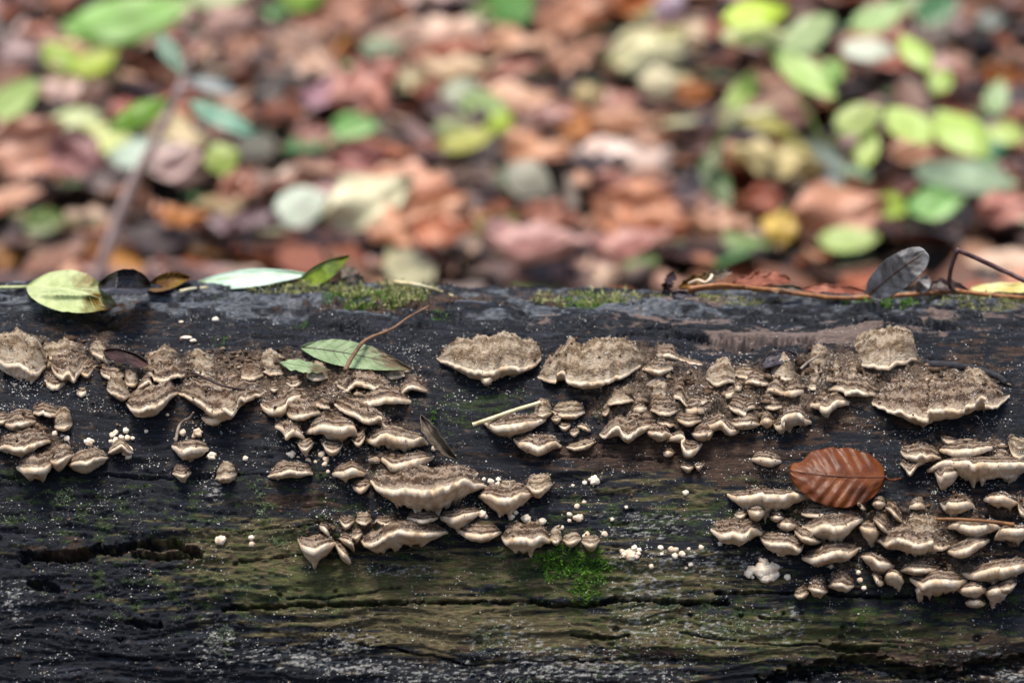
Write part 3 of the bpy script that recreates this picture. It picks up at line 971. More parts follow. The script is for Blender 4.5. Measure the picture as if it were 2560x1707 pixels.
# --- big shelf with domed cap
b('H', [(2137, 903), (2157, 910), (2180, 910), (2200, 912), (2219, 916), (2236, 906), (2260, 900), (2279, 895), (2298, 899)], 62, 11, 15, 1, 'largest domed buff bracket, highest of the fungi beyond the beech leaf')
b('H', [(2114, 899), (2140, 894), (2170, 882), (2205, 872)], 36, 3, 5, 1)
b('H', [(2288, 948), (2310, 950), (2327, 946), (2345, 940)], 20, 3, 9)
b('H', [(2294, 973), (2316, 978), (2341, 976), (2369, 969)], 22, 4, 11)
b('H', [(2219, 986), (2240, 990), (2255, 987), (2271, 980)], 28, 3, 11)
b('H', [(2352, 941), (2358, 952), (2369, 966), (2385, 976), (2420, 974)], 18, 4, 10)
b('H', [(2403, 959), (2430, 984), (2460, 990), (2480, 979)], 46, 3, 9, 1)
b('H', [(2170, 1000), (2189, 1011), (2209, 1016), (2225, 1024), (2255, 1028), (2279, 1035), (2300, 1043), (2321, 1047), (2317, 1030), (2328, 1022), (2354, 1022), (2382, 1022), (2409, 1023), (2414, 1013), (2436, 1009), (2442, 998), (2456, 989), (2468, 998), (2462, 1008), (2476, 1015), (2494, 1011), (2513, 996), (2524, 986)], 58, 16, 20, 0, 'broadest zoned brown bracket with zigzag cream edge below the domed buff bracket')
# --- pale tiers beside the beech leaf stalk
b('I', [(2352, 1091), (2361, 1099), (2376, 1103), (2396, 1102)], 10, 7, 9)
b('I', [(2345, 1120), (2365, 1122), (2386, 1126), (2410, 1122), (2433, 1122), (2454, 1119), (2472, 1115), (2489, 1116)], 10, 22, 14, 2)
b('I', [(2249, 1124), (2263, 1137), (2276, 1135), (2292, 1139), (2304, 1132), (2317, 1139), (2333, 1137), (2353, 1143)], 22, 21, 14)
b('I', [(2249, 1155), (2262, 1166), (2274, 1180), (2285, 1168), (2296, 1155), (2314, 1157)], 12, 8, 12)
b('I', [(2315, 1175), (2333, 1165), (2347, 1155), (2365, 1151), (2392, 1153), (2419, 1151), (2433, 1160), (2454, 1155), (2481, 1157), (2508, 1156), (2535, 1156), (2560, 1155), (2605, 1160)], 10, 48, 18, 2, 'long smooth cream bracket with sagging underside beside the beech leaf stalk')
b('I', [(2336, 1177), (2352, 1192), (2361, 1183), (2379, 1180), (2401, 1176)], 12, 34, 20, 2)
b('I', [(2520, 1103), (2530, 1130), (2548, 1140), (2580, 1130)], 28, 8, 11, 1)
b('I', [(2272, 1265), (2290, 1258), (2306, 1260), (2314, 1267)], 14, 12, 10, 2)
b('I', [(2349, 1254), (2363, 1264), (2369, 1255), (2386, 1257), (2410, 1254), (2427, 1256), (2438, 1265)], 18, 32, 14, 2)
b('I', [(2458, 1245), (2481, 1240), (2508, 1239), (2526, 1246), (2546, 1256)], 6, 34, 14, 2)
b('I', [(2543, 1248), (2550, 1275), (2580, 1290)], 28, 4, 12)
b('I', [(2480, 1150), (2500, 1146), (2525, 1150)], 14, 4, 9)
b('K', [(2367, 1316), (2383, 1308), (2401, 1310), (2427, 1314), (2451, 1314), (2469, 1308), (2490, 1310), (2503, 1318)], 6, 30, 15, 2)
b('K', [(2484, 1344), (2500, 1323), (2517, 1321), (2540, 1322), (2565, 1320), (2595, 1325)], 6, 34, 15, 2)
# --- stepped tiers below the beech leaf
b('J', [(1817, 1233), (1837, 1240), (1862, 1239), (1885, 1236), (1904, 1231), (1914, 1236), (1933, 1235), (1956, 1237), (1979, 1231), (2000, 1234), (2027, 1242)], 9, 50, 16, 2, 'wide cream bracket with hollowed underside touching the lobed end of the beech leaf')
b('J', [(1867, 1272), (1879, 1277), (1895, 1278), (1916, 1275)], 10, 14, 17, 2)
b('J', [(1836, 1284), (1850, 1289), (1870, 1280)], 14, 5, 9, 3)
b('J', [(1923, 1292), (1939, 1291), (1962, 1291)], 12, 10, 12)
b('J', [(1941, 1309), (1958, 1307), (1975, 1307), (1992, 1312)], 6, 17, 12, 2)
b('J', [(1776, 1321), (1795, 1332), (1811, 1333), (1828, 1330), (1851, 1333), (1868, 1330), (1879, 1321), (1895, 1322), (1909, 1331)], 32, 26, 16, 2, 'rusty-topped bracket with white edge and little drip, nearest the white streaks')
b('J', [(1898, 1337), (1910, 1351), (1929, 1355), (1948, 1357), (1967, 1357), (1985, 1363), (2000, 1371), (2012, 1355)], 20, 25, 15)
b('J', [(2004, 1314), (2019, 1321), (2033, 1319), (2048, 1313), (2067, 1311), (2090, 1315), (2115, 1311), (2134, 1301), (2161, 1295)], 24, 37, 17, 2)
b('J', [(1984, 1323), (1994, 1334), (2010, 1342), (2029, 1347), (2055, 1353)], 15, 5, 16)
b('J', [(2004, 1390), (2021, 1394), (2040, 1392), (2057, 1386), (2078, 1380), (2101, 1376), (2117, 1380), (2134, 1376), (2147, 1367)], 22, 23, 16, 2)
b('J', [(1985, 1485), (1998, 1488), (2023, 1479)], 18, 5, 10)
b('J', [(2018, 1467), (2038, 1471), (2071, 1477)], 26, 11, 12, 0)
b('J', [(2069, 1463), (2086, 1458), (2105, 1458), (2117, 1464), (2137, 1461)], 30, 19, 13, 0)
b('J', [(1995, 1280), (2030, 1286), (2075, 1280), (2100, 1275)], 16, 5, 10)
# --- dense lower tiers
b('K', [(2134, 1248), (2152, 1263), (2167, 1273)], 12, 5, 12)
b('K', [(2178, 1258), (2195, 1254), (2215, 1258)], 8, 18, 13)
b('K', [(2212, 1266), (2228, 1274), (2241, 1288), (2257, 1302)], 18, 8, 12)
b('K', [(2181, 1295), (2197, 1307), (2211, 1320), (2224, 1331)], 22, 7, 15)
b('K', [(2146, 1314), (2161, 1319), (2182, 1322), (2203, 1327)], 6, 38, 13, 2)
b('K', [(2263, 1318), (2290, 1340), (2330, 1345), (2348, 1323)], 40, 2, 11, 1, 'smooth buff dome-capped bracket beneath the straight brown stick')
b('K', [(2190, 1343), (2205, 1353), (2217, 1356), (2236, 1347), (2255, 1347), (2274, 1353), (2303, 1359), (2331, 1351), (2335, 1362), (2354, 1365), (2379, 1363)], 34, 28, 18)
b('K', [(2366, 1376), (2389, 1377), (2412, 1372), (2437, 1359), (2475, 1346)], 16, 16, 17, 2, 'upswept cream-edged bracket curving like a smile in the lower tiers')
b('K', [(2153, 1388), (2176, 1389), (2194, 1401), (2209, 1405), (2236, 1411)], 9, 34, 13, 2)
b('K', [(2249, 1423), (2274, 1419), (2303, 1422), (2349, 1420)], 17, 14, 14)
b('K', [(2181, 1432), (2195, 1449), (2211, 1455)], 7, 7, 13, 2)
b('K', [(2209, 1444), (2222, 1431), (2243, 1433), (2261, 1451)], 4, 44, 13, 2)
b('K', [(2272, 1442), (2293, 1452), (2308, 1459), (2324, 1449), (2347, 1448), (2370, 1449), (2398, 1451), (2421, 1446)], 16, 37, 17, 2)
b('K', [(2402, 1431), (2427, 1434), (2456, 1426), (2494, 1416), (2504, 1420), (2532, 1414), (2560, 1410), (2595, 1408)], 14, 30, 15, 2)
b('K', [(2392, 1471), (2423, 1468), (2446, 1466), (2471, 1471)], 8, 24, 13, 2)
b('K', [(2460, 1479), (2480, 1473), (2500, 1472), (2519, 1481)], 8, 34, 13, 2)
b('K', [(2488, 1466), (2507, 1470), (2532, 1464), (2542, 1453)], 16, 5, 15)
b('K', [(2413, 1503), (2437, 1500), (2464, 1505)], 3, 11, 9, 2)
b('K', [(2288, 1471), (2300, 1468), (2312, 1476)], 5, 28, 11, 2)
for cl, rim, top, bot, dep, st, lab in B:
    tail, grp = CL[cl]
    if lab:
        bracket(rim, top, bot, dep, lab, grp, st)
    else:
        ra = np.array(rim, float)
        L_ = np.abs(ra[-1, 0] - ra[0, 0])
        size = 'tiny' if L_ < 34 else 'small' if L_ < 52 else 'mid-sized' if L_ < 90 else 'broad'
        res = ra[:, 1] - np.interp(ra[:, 0], [min(ra[0, 0], ra[-1, 0]), max(ra[0, 0], ra[-1, 0])], [ra[0, 1], ra[-1, 1]] if ra[0, 0] < ra[-1, 0] else [ra[-1, 1], ra[0, 1]])
        slope = (ra[-1, 1] - ra[0, 1]) / max(L_, 1)
        edge = 'wavy' if res.std() > 5.5 else 'slanting' if abs(slope) > .35 else 'sagging' if res.mean() > 3.5 else 'arched' if res.mean() < -1.5 else 'straight'
        und = ' drooping' if bot > 27 else ' thin' if bot < 6 else ''
        bracket(rim, top, bot, dep, size + ' ' + edge + '-edged' + und + ' ' + DESC[st] + ' ' + tail, grp, st)


# ------------------------------------------------------------------ button fungi (young rounded fruit bodies)
def ico(n=2):
    import bmesh
    bm = bmesh.new()
    bmesh.ops.create_icosphere(bm, subdivisions=n, radius=1.0)
    V = np.array([v.co[:] for v in bm.verts])
    F = np.array([[v.index for v in f.verts] for f in bm.faces])
    bm.free()
    return V, F


IV, IF = ico(2)
IV3, IF3 = ico(3)


def lump(center, n, r, seed, flat=.75, V=IV):
    q = V.copy()
    k = 1 + .34 * fbm(V[:, 0] * 1.6 + seed * 3.1, V[:, 1] * 1.3 + V[:, 2] * 1.7, 2, 461)
    q = q * k[:, None] * r
    h = q @ n
    return center + q + n[None, :] * ((flat - 1) * h)[:, None] + n * r * .25


def button(px, py, r, label, group, lumps=None):
    P, n = onlog(np.array([px]), np.array([py]))
    P, n = P[0], n[0]
    seed = px * .37 + py
    rm = r * .2 / 1000
    vs_, fs_, o = [], [], 0
    for (dx, dy, k) in [(0, 0, 1.0)] + (lumps or []):
        Q, nq = onlog(np.array([px + dx]), np.array([py + dy]))
        v = lump(Q[0], nq[0], rm * k, seed + dx, .8, IV3 if r > 10 else IV)
        vs_.append(v)
        fs_.append((IF3 if r > 10 else IF) + o)
        o += len(v)
    ob = mobj('button_fungus', np.vstack(vs_), np.vstack(fs_), M_BUTTON, None, None, True, P)
    tag(ob, label, 'button fungus', group)
    return ob


BL = {
    'top': ('round white button fungus on the bare upper slope near the yellow-green leaf', 'white buttons on the upper slope'),
    'left': ('small white button fungus beside the small tiers', 'white buttons by the small left tiers'),
    'mid': ('small cream button fungus dotted along the sparse bracket line', 'cream buttons along the sparse line'),
    'tier': ('cream button fungus clustered around the middle tier', 'cream buttons around the middle tier'),
    'moss': ('white button fungus on greenish wood above the moss tuft', 'white buttons above the moss tuft'),
    'streak': ('white button fungus among the white streaks', 'white buttons among the white streaks'),
    'step': ('little white button fungus at the foot of the stepped tiers', 'white buttons at the stepped tiers'),
    'crack': ('white button fungus on tan wood over the long dark hollow', 'white buttons over the hollow'),
}
BT = [('top', 456, 811, 12), ('top', 539, 800, 10), ('left', 316, 1083, 9), ('left', 320, 1099, 9), ('left', 333, 1103, 6), ('left', 366, 1083, 6), ('mid', 420, 1047, 5),
      ('left', 159, 1099, 7), ('left', 171, 1115, 9), ('left', 226, 1115, 12), ('left', 139, 1096, 9), ('mid', 531, 1148, 12), ('mid', 458, 1091, 10), ('mid', 496, 1092, 13),
      ('crack', 553, 1356, 13), ('crack', 630, 1349, 8), ('crack', 630, 1363, 8), ('mid', 729, 1141, 11), ('mid', 746, 1145, 6), ('mid', 766, 1141, 6), ('mid', 804, 1142, 10),
      ('mid', 813, 1171, 8), ('mid', 816, 1160, 9), ('mid', 790, 1163, 5), ('mid', 771, 1158, 9), ('mid', 615, 1155, 8), ('mid', 821, 1187, 6), ('tier', 1085, 1127, 8), ('tier', 986, 1126, 12),
      ('tier', 1227, 1208, 9), ('tier', 1246, 1202, 7), ('tier', 1245, 1214, 7), ('tier', 1210, 1204, 6), ('moss', 1486, 1208, 14), ('moss', 1462, 1209, 7), ('moss', 1432, 1215, 5),
      ('moss', 1460, 1257, 6), ('moss', 1442, 1272, 8), ('moss', 1423, 1290, 8), ('moss', 1446, 1300, 11), ('moss', 1423, 1304, 6), ('moss', 1565, 1275, 5), ('moss', 1530, 1303, 6),
      ('moss', 1511, 1337, 9), ('tier', 1289, 1287, 7), ('tier', 1279, 1299, 8), ('tier', 1291, 1311, 7), ('tier', 1315, 1303, 12), ('tier', 1352, 1308, 11), ('tier', 1207, 1294, 11),
      ('tier', 1177, 1303, 10), ('moss', 1460, 1344, 6), ('streak', 1650, 1375, 8), ('streak', 1677, 1378, 9), ('streak', 1686, 1395, 9), ('streak', 1704, 1391, 9), ('streak', 1653, 1391, 5),
      ('streak', 1721, 1377, 5), ('streak', 1752, 1373, 8), ('streak', 1628, 1417, 7), ('streak', 1726, 1412, 8), ('streak', 1800, 1361, 7), ('moss', 1713, 1236, 9), ('streak', 1968, 1445, 9),
      ('streak', 1784, 1335, 4), ('streak', 1715, 1420, 5), ('step', 2147, 1454, 8), ('step', 2157, 1473, 7), ('step', 2143, 1437, 7), ('step', 1945, 1389, 6), ('step', 1933, 1383, 6),
      ('step', 2055, 1412, 5), ('step', 2075, 1419, 7), ('step', 2082, 1436, 5), ('step', 1912, 1298, 6), ('step', 2149, 1373, 4), ('tier', 1392, 1330, 10), ('tier', 1402, 1322, 8),
      ('moss', 1467, 1338, 8), ('tier', 1338, 1204, 9), ('tier', 1360, 1196, 10)]
for kx, x_, y_, r_ in BT:
    extra = None
    if r_ >= 11:
        extra = [(random.uniform(-10, 10), random.uniform(-5, 5), random.uniform(.5, .75)) for _ in range(2)]
    if (x_, y_) == (1677, 1378):
        extra = [(12, 1, .85)]
    button(x_, y_, r_ * .92, ('tiny ' if r_ <= 6 else 'pea-like ' if r_ <= 9 else 'plump ') + BL[kx][0].replace('little ', '').replace('small ', ''), BL[kx][1], extra)
button(1573, 1388, 15, 'knobbly white button fungus clump with pimpled base above the long crack', None,
       [(-18, -6, .45), (-12, 4, .5), (12, -12, .55), (22, 2, .45), (18, 8, .4), (24, -8, .4), (4, 8, .8)])
button(1905, 1428, 20, 'largest lumpy white fungus blob below the stepped tiers', None,
       [(-34, 6, .55), (-22, -2, .5), (-30, -4, .45), (22, -4, .8), (32, -8, .55), (26, 14, .65), (8, 18, .7), (6, -20, .5), (-4, -26, .3), (36, 10, .4), (-24, 14, .25)])
button(292, 1108, 10, 'crumbly white fungus lump capping the small tiers', None, [(-10, -14, .8), (-2, -22, .7), (12, -8, .7), (-14, 0, .6), (22, 26, .9), (34, 22, .8), (30, 36, .9)])


# ------------------------------------------------------------------ leaves, twigs and bits lying on the log
def leaf_mat(name, cols, vein, blot=None, blot_pos=.6, rough=.5, nveins=9, slant=1.6, spec=.35, trans=.35):
    m = NT(name)
    uv = m.attr('luv', 'Vector')
    sp_ = m.t.nodes.new('ShaderNodeSeparateXYZ')
    m._set(sp_.inputs[0], uv)
    u, v = sp_.outputs[0], sp_.outputs[1]
    av = m.math('ABSOLUTE', v)
    po = m.geo()
    n1 = m.noise(po, 90, 5, .6)
    n2 = m.noise(po, 500, 4, .6)
    col = m.ramp(n1, [(.32, cols[0]), (.52, cols[1]), (.72, cols[2])])
    if blot is not None:
        col = m.mix(m.rng(m.math('ADD', m.math('MULTIPLY', u, .5), m.noise(po, 60, 4)), blot_pos + .2, blot_pos + .38), col, blot)
    ph = m.math('SUBTRACT', m.math('MULTIPLY', u, float(nveins)), m.math('MULTIPLY', av, slant))
    fr = m.math('ABSOLUTE', m.math('SUBTRACT', m.math('FRACT', ph), .5))
    side = m.rng(fr, .06, .0, 0, 1)
    mid = m.rng(av, .055, .02, 0, 1)
    vv = m.math('MAXIMUM', m.math('MULTIPLY', side, .55), mid)
    col = m.mix(vv, col, vein)
    col = m.mix(m.rng(n2, .6, .75, 0, .35), col, (cols[0][0] * .5, cols[0][1] * .5, cols[0][2] * .5, 1))
    mat = m.fin(col, rough, m.bump(m.math('ADD', m.math('MULTIPLY', vv, .6), n2), .5, .0006), spec)
    if trans:
        tr = m.t.nodes.new('ShaderNodeBsdfTranslucent')
        m._set(tr.inputs[0], col)
        mx = m.t.nodes.new('ShaderNodeMixShader')
        mx.inputs[0].default_value = trans
        m.t.links.new(m.b.outputs[0], mx.inputs[1])
        m.t.links.new(tr.outputs[0], mx.inputs[2])
        m.t.links.new(mx.outputs[0], m.out.inputs['Surface'])
    return mat


def tube(pts3, radii, nseg=8, seed=0, rough=.08):
    P = np.asarray(pts3)
    n = len(P)
    T_ = np.gradient(P, axis=0)
    T_ /= np.linalg.norm(T_, axis=1, keepdims=True)
    ref = np.array([0.13, -.7, .7])
    A = np.cross(T_, ref)
    A /= np.linalg.norm(A, axis=1, keepdims=True)
    Bn = np.cross(T_, A)
    an = np.linspace(0, 2 * np.pi, nseg, endpoint=False)
    rr = np.asarray(radii)[:, None] * (1 + rough * np.asarray(fbm(np.arange(n)[:, None] * .4 + seed, an[None, :] * 1.2, 2, 471)))
    V = P[:, None, :] + rr[..., None] * (np.cos(an)[None, :, None] * A[:, None, :] + np.sin(an)[None, :, None] * Bn[:, None, :])
    V = V.reshape(-1, 3)
    i = np.arange(n - 1)[:, None] * nseg
    j = np.arange(nseg)[None, :]
    j2 = (j + 1) % nseg
    F = np.stack([i + j, i + j2, i + nseg + j2, i + nseg + j], -1).reshape(-1, 4)
    e0, e1 = len(V), len(V) + 1
    V = np.vstack([V, P[:1], P[-1:]])
    jj = np.arange(nseg)
    C = np.concatenate([np.stack([(jj + 1) % nseg, jj, np.full(nseg, e0)], 1), np.stack([(n - 1) * nseg + jj, (n - 1) * nseg + (jj + 1) % nseg, np.full(nseg, e1)], 1)])
    return V, [F, C]


def path3(pts, n):
    """Photo-pixel path with stand-off in mm over the log: (x, y, mm)."""
    c = catmull(pts, n)
    s, th, P = hit(c[:, 0], c[:, 1])
    return clear(s, th, P, c[:, 2]), c


def half_width(u, shape):
    if shape == 'ovate':
        return np.sin(np.pi * np.clip(u, 0, 1) ** .85) ** .75
    if shape == 'round':
        return np.sin(np.pi * np.clip(u, 0, 1) ** .9) ** .5
    if shape == 'lance':
        return np.sin(np.pi * np.clip(u, 0, 1) ** .8) ** .9
    if shape == 'strap':
        return np.sin(np.pi * np.clip(u, 0, 1)) ** .35
    return np.sin(np.pi * np.clip(u, 0, 1)) ** .3


def leaf(name, label, cat, base, tip, wl, wr, mat, rib, bend=0, shape='ovate', off=(2, 5, 3), cup=0.0, ripple=0.0, nrip=8, serr=0.0, stalk=None, nu=56, nv=22, torn=0.0, group=None,
         ribw=.45, cupl=None, seed=0, notch=None, lean=1.3, veins=0):
    base, tip = np.array(base, float), np.array(tip, float)
    ax = tip - base
    L = np.linalg.norm(ax)
    ax /= L
    pp = np.array([-ax[1], ax[0]])
    u = np.linspace(0.003, .997, nu)
    v = np.linspace(-1, 1, nv * 2 + 1)
    U, Vv = np.meshgrid(u, v, indexing='ij')
    cen = base + ax * (U * L)[..., None] + pp * (bend * 4 * U * (1 - U))[..., None]
    hw = half_width(U, shape)
    if serr:
        hw = hw * (1 + serr * (np.abs(((U * 26 + .5 * np.abs(Vv)) % 1) - .5) - .25) * (np.abs(Vv) > .9))
    hw = hw * (1 + .05 * fbm(U * 9 + seed + base[0], np.sign(Vv) * 3, 3, 485))
    if torn:
        hw = hw * (1 + torn * fbm(U * 7 + seed, np.sign(Vv) * 3 + seed, 3, 481))
    if notch:
        hw = hw * (1 - notch[2] * np.exp(-((U - notch[0]) / notch[1]) ** 2) * (np.sign(Vv) == notch[3]))
    wd = np.where(Vv < 0, wl, wr)
    pix = cen + pp * (Vv * hw * wd)[..., None]
    o = np.interp(U, np.linspace(0, 1, len(off)), off)
    cl_ = cup if cupl is None else np.where(Vv < 0, cupl, cup)
    o2 = cl_ * Vv ** 2 + ripple * np.sin(2 * np.pi * (U * nrip - 1.5 * np.abs(Vv))) * np.abs(Vv) ** .7 * np.sin(np.pi * U) + .5 * fbm(U * 4 + seed, Vv * 2, 2, 491)
    s, th, P = hit(pix[..., 0], pix[..., 1])
    P = clear(s, th, P, o - min(0.0, float(o2.min())))
    P = toward(P, o2)
    P = P + FWD * (np.clip(742 - pix[..., 1], 0, 200) * .0002 * lean)[..., None]
    org = P[0, nv].copy()
    root = empty(name, org)
    tag(root, label, cat, group)
    att = dict(luv=np.stack([U.ravel(), Vv.ravel(), np.zeros(U.size)], 1))
    bl = mobj('blade', P.reshape(-1, 3), gridf(nu, nv * 2 + 1), mat, root, att)
    so = bl.modifiers.new('thickness', 'SOLIDIFY')
    so.thickness = .00022
    so.offset = 0
    for k_ in range(2 * veins):                  # side veins, proud of the blade
        sg = 1 if k_ % 2 else -1
        u0 = .06 + .80 * (k_ // 2 + .5) / veins
        tv_ = np.linspace(0, .94, 12)
        fi = np.clip(u0 + .13 * tv_ ** 1.2, 0, .985) * (nu - 1)
        fj = nv + sg * tv_ * nv
        i_, j_ = np.clip(fi.astype(int), 0, nu - 2), np.clip(fj.astype(int), 0, 2 * nv - 1)
        a_, b_ = (fi - i_)[:, None], (fj - j_)[:, None]
        vp = P[i_, j_] * (1 - a_) * (1 - b_) + P[i_ + 1, j_] * a_ * (1 - b_) + P[i_, j_ + 1] * (1 - a_) * b_ + P[i_ + 1, j_ + 1] * a_ * b_
        V, F = tube(toward(vp, np.full(12, .02)), np.linspace(ribw * .45, ribw * .15, 12) / 1000, 5)
        vo = bpy.data.objects.new('side_vein', mesh('side_vein', V - np.array(root.location), F, rib))
        link(vo, bl)
    if rib is not None:
        rp = toward(P[:, nv], np.full(nu, .05))
        V, F = tube(rp[:-2], np.linspace(ribw, ribw * .35, nu - 2) / 1000, 6)
        mobj('midrib', V, F, rib, root)
        if stalk:
            q, c = path3(stalk, 20)
            q[0] = P[0, nv]
            V, F = tube(q, np.linspace(ribw * 1.1, ribw * 1.3, 20) / 1000, 7)
            mobj('stalk', V, F, rib, root)
    return root


def plain(name, c0, c1, scale=200, rough=.6, spec=.3, stretch=None, bump=.0006, c2=None):
    m = NT(name)
    v = m.geo()
    if stretch:
        v = m.mapping(v, stretch)
    n = m.noise(v, scale, 5, .6)
    st_ = [(.32, c0), (.68, c1)] if c2 is None else [(.3, c0), (.52, c1), (.74, c2)]
    return m.fin(m.ramp(n, st_), rough, m.bump(n, .6, bump), spec)


M_RIB_GREEN = plain('pale_green_rib', lin(165, 180, 120), lin(200, 205, 150), 300, .5)
M_RIB_BROWN = plain('brown_rib', lin(70, 40, 28), lin(110, 62, 40), 300, .5)
M_RIB_DARK = plain('dark_rib', lin(40, 30, 28), lin(70, 55, 48), 300, .6)
M_BEECH = leaf_mat('orange_brown_beech_leaf', [lin(84, 38, 5), lin(118, 58, 9), lin(140, 76, 18)], lin(74, 33, 5), rough=.42, nveins=9, slant=2.0, spec=.5)
M_YGREEN = leaf_mat('yellow_green_leaf', [lin(165, 182, 120), lin(196, 208, 150), lin(216, 222, 180)], lin(205, 212, 165), blot=lin(120, 92, 24), blot_pos=.56, rough=.5, nveins=8)
M_GREEN = leaf_mat('mottled_green_leaf', [lin(120, 144, 100), lin(152, 174, 130), lin(180, 196, 158)], lin(70, 92, 52), blot=lin(110, 92, 66), blot_pos=.58, rough=.45, nveins=10)
M_PALEGREEN = leaf_mat('pale_mint_leaf_underside', [lin(190, 220, 198), lin(214, 236, 218), lin(226, 240, 228)], lin(205, 226, 196), rough=.6)
M_OLIVE = leaf_mat('green_leaf_tip', [lin(60, 78, 16), lin(104, 128, 28), lin(140, 160, 48)], lin(90, 80, 25), blot=lin(80, 50, 20), blot_pos=.7)
M_DARKLEAF = leaf_mat('blackened_leaf', [lin(34, 30, 34), lin(62, 56, 62), lin(112, 108, 116)], lin(20, 18, 20), rough=.4, spec=.5)
M_BROWNLEAF = leaf_mat('yellowing_brown_leaf', [lin(70, 45, 25), lin(120, 85, 35), lin(150, 130, 55)], lin(80, 60, 30), rough=.5)
M_GREYLEAF = leaf_mat('silver_grey_leaf', [lin(100, 96, 92), lin(150, 148, 146), lin(190, 190, 190)], lin(80, 66, 52), rough=.55, nveins=7)
M_STRAP = leaf_mat('dark_purple_brown_leaf', [lin(38, 24, 24), lin(66, 44, 42), lin(98, 70, 66)], lin(48, 30, 28), rough=.4, spec=.5)
M_RUST = leaf_mat('rusty_leaf_scrap', [lin(110, 56, 38), lin(158, 96, 74), lin(192, 136, 112)], lin(120, 70, 50), rough=.6)
M_YELLOW = leaf_mat('pale_yellow_leaf', [lin(205, 190, 110), lin(228, 216, 150), lin(238, 230, 180)], lin(215, 200, 130), rough=.55)
M_DEADGREY = leaf_mat('dry_grey_brown_leaf', [lin(70, 60, 50), lin(120, 108, 92), lin(165, 156, 140)], lin(60, 50, 40), rough=.65)
M_TWIG = plain('red_brown_twig_bark', lin(84, 50, 24), lin(140, 90, 46), 240, .45, .45, None, .0006, lin(168, 118, 68))
M_TWIG2 = plain('dull_brown_twig_bark', lin(66, 46, 32), lin(112, 84, 62), 240, .6, .3, None, .0006, lin(140, 112, 88))
M_STEM = plain('purplish_stem', lin(58, 36, 36), lin(104, 74, 74), 240, .45, .4)
M_STALK = plain('pale_straw_stalk', lin(170, 155, 105), lin(215, 205, 165), 120, .5, .3, None, .0004, lin(228, 222, 190))
M_STICK = plain('straight_brown_stick', lin(88, 56, 32), lin(140, 98, 60), 200, .55)
M_GREYWOOD = plain('weathered_grey_wood', lin(86, 74, 66), lin(150, 138, 126), 160, .8, .2, (.3, 1, 1), .0009)
M_STONE = plain('grey_stone', lin(84, 86, 92), lin(136, 138, 142), 300, .8)
M_BLACKROOT = plain('black_felt', (.010, .010, .013, 1), (.035, .035, .042, 1), 400, .8)

leaf('beech_leaf', 'glossy orange-brown beech leaf with scalloped edge lying on the dark log', 'leaf', (2212, 1192), (1974, 1176), 78, 72, M_BEECH, M_RIB_BROWN, bend=-6, shape='round',
     off=(5, 9, 12, 12, 9), cup=-3.0, ripple=.7, nrip=8, serr=.05, stalk=[(2212, 1192, 7), (2228, 1200, 5), (2252, 1196, 1.5)], ribw=.5, nu=90, nv=34, notch=(.90, .07, .38, 1), veins=8)
leaf('fallen_leaf', 'yellow-green leaf with browned tip lying over the rotted hole on top of the log', 'leaf', (62, 716), (292, 764), 50, 56, M_YGREEN, M_RIB_GREEN, bend=-14, off=(6, 9, 8, 3), cup=2.0, ripple=.25, serr=.05,
     stalk=[(66, 717, 6), (40, 718, 5), (-20, 719, 5)], ribw=.7, veins=7)
leaf('fallen_leaf', 'blackened curled leaf behind the yellow-green leaf on the log crest', 'leaf', (372, 716), (240, 712), 40, 26, M_DARKLEAF, M_RIB_DARK, bend=18, shape='round', off=(2, 8, 10, 4), cup=9, cupl=-6, ripple=.5)
leaf('fallen_leaf', 'yellowing brown curled leaf next to the blackened leaf on the log crest', 'leaf', (362, 722), (470, 692), 24, 22, M_BROWNLEAF, M_RIB_BROWN, bend=-5, off=(2, 5, 4), cup=5, ripple=.8)
leaf('fallen_leaf', 'pale mint-green leaf lying along the log crest', 'leaf', (484, 708), (775, 684), 18, 30, M_PALEGREEN, M_RIB_GREEN, bend=-9, shape='lance', off=(1, 4, 4, 2), cup=2)
leaf('fallen_leaf', 'upturned green leaf tip with brown stain standing on the log crest', 'leaf', (738, 706), (868, 634), 8, 44, M_OLIVE, M_RIB_GREEN, bend=-10, shape='lance', off=(2, 6, 6), cup=3)
leaf('leaf_scrap', 'grey torn bark scrap beside the upturned green leaf tip', 'bark scrap', (850, 668), (906, 716), 20, 16, M_DEADGREY, None, off=(1, 3, 1), shape='strap', torn=.5, cup=2)
leaf('fallen_leaf', 'mottled green lance-shaped leaf under the thin crossing twig', 'leaf', (752, 868), (1032, 924), 32, 34, M_GREEN, M_RIB_DARK, bend=-8, shape='lance', off=(2.5, 5, 6, 5), cup=2.5, ripple=.5, nrip=10, serr=.05, veins=9)
leaf('leaf_scrap', 'pale grey-green leaf scrap partly buried in the wide shelf', 'leaf', (700, 906), (828, 926), 14, 16, M_GREEN, None, off=(2, 5, 3), shape='lance', torn=.3)
leaf('fallen_leaf', 'dark purple-brown strap leaf between the crumpled clump and the buff dome', 'leaf', (260, 876), (370, 908), 8, 24, M_STRAP, M_RIB_DARK, bend=-8, off=(4, 7, 5), cup=3, shape='strap')
leaf('fallen_leaf', 'curled dark leaf hanging from the end of the wide shelf', 'leaf', (1052, 1036), (1148, 1152), 16, 18, M_DEADGREY, M_RIB_DARK, bend=10, shape='lance', off=(9, 12, 8, 4), cup=5, torn=.25)
leaf('fallen_leaf', 'bluish dark leaf scrap sticking out of the crusty bank', 'leaf', (1904, 916), (1992, 888), 22, 14, M_DARKLEAF, None, bend=-6, shape='round', off=(3, 7, 6), cup=3)
leaf('fallen_leaf', 'silver-grey folded leaf standing upright on the log crest', 'leaf', (2172, 738), (2322, 628), 40, 44, M_GREYLEAF, M_RIB_BROWN, bend=-4, shape='strap', off=(3, 8, 14, 16), cup=5, cupl=-2, ripple=.5, veins=5, lean=.4)
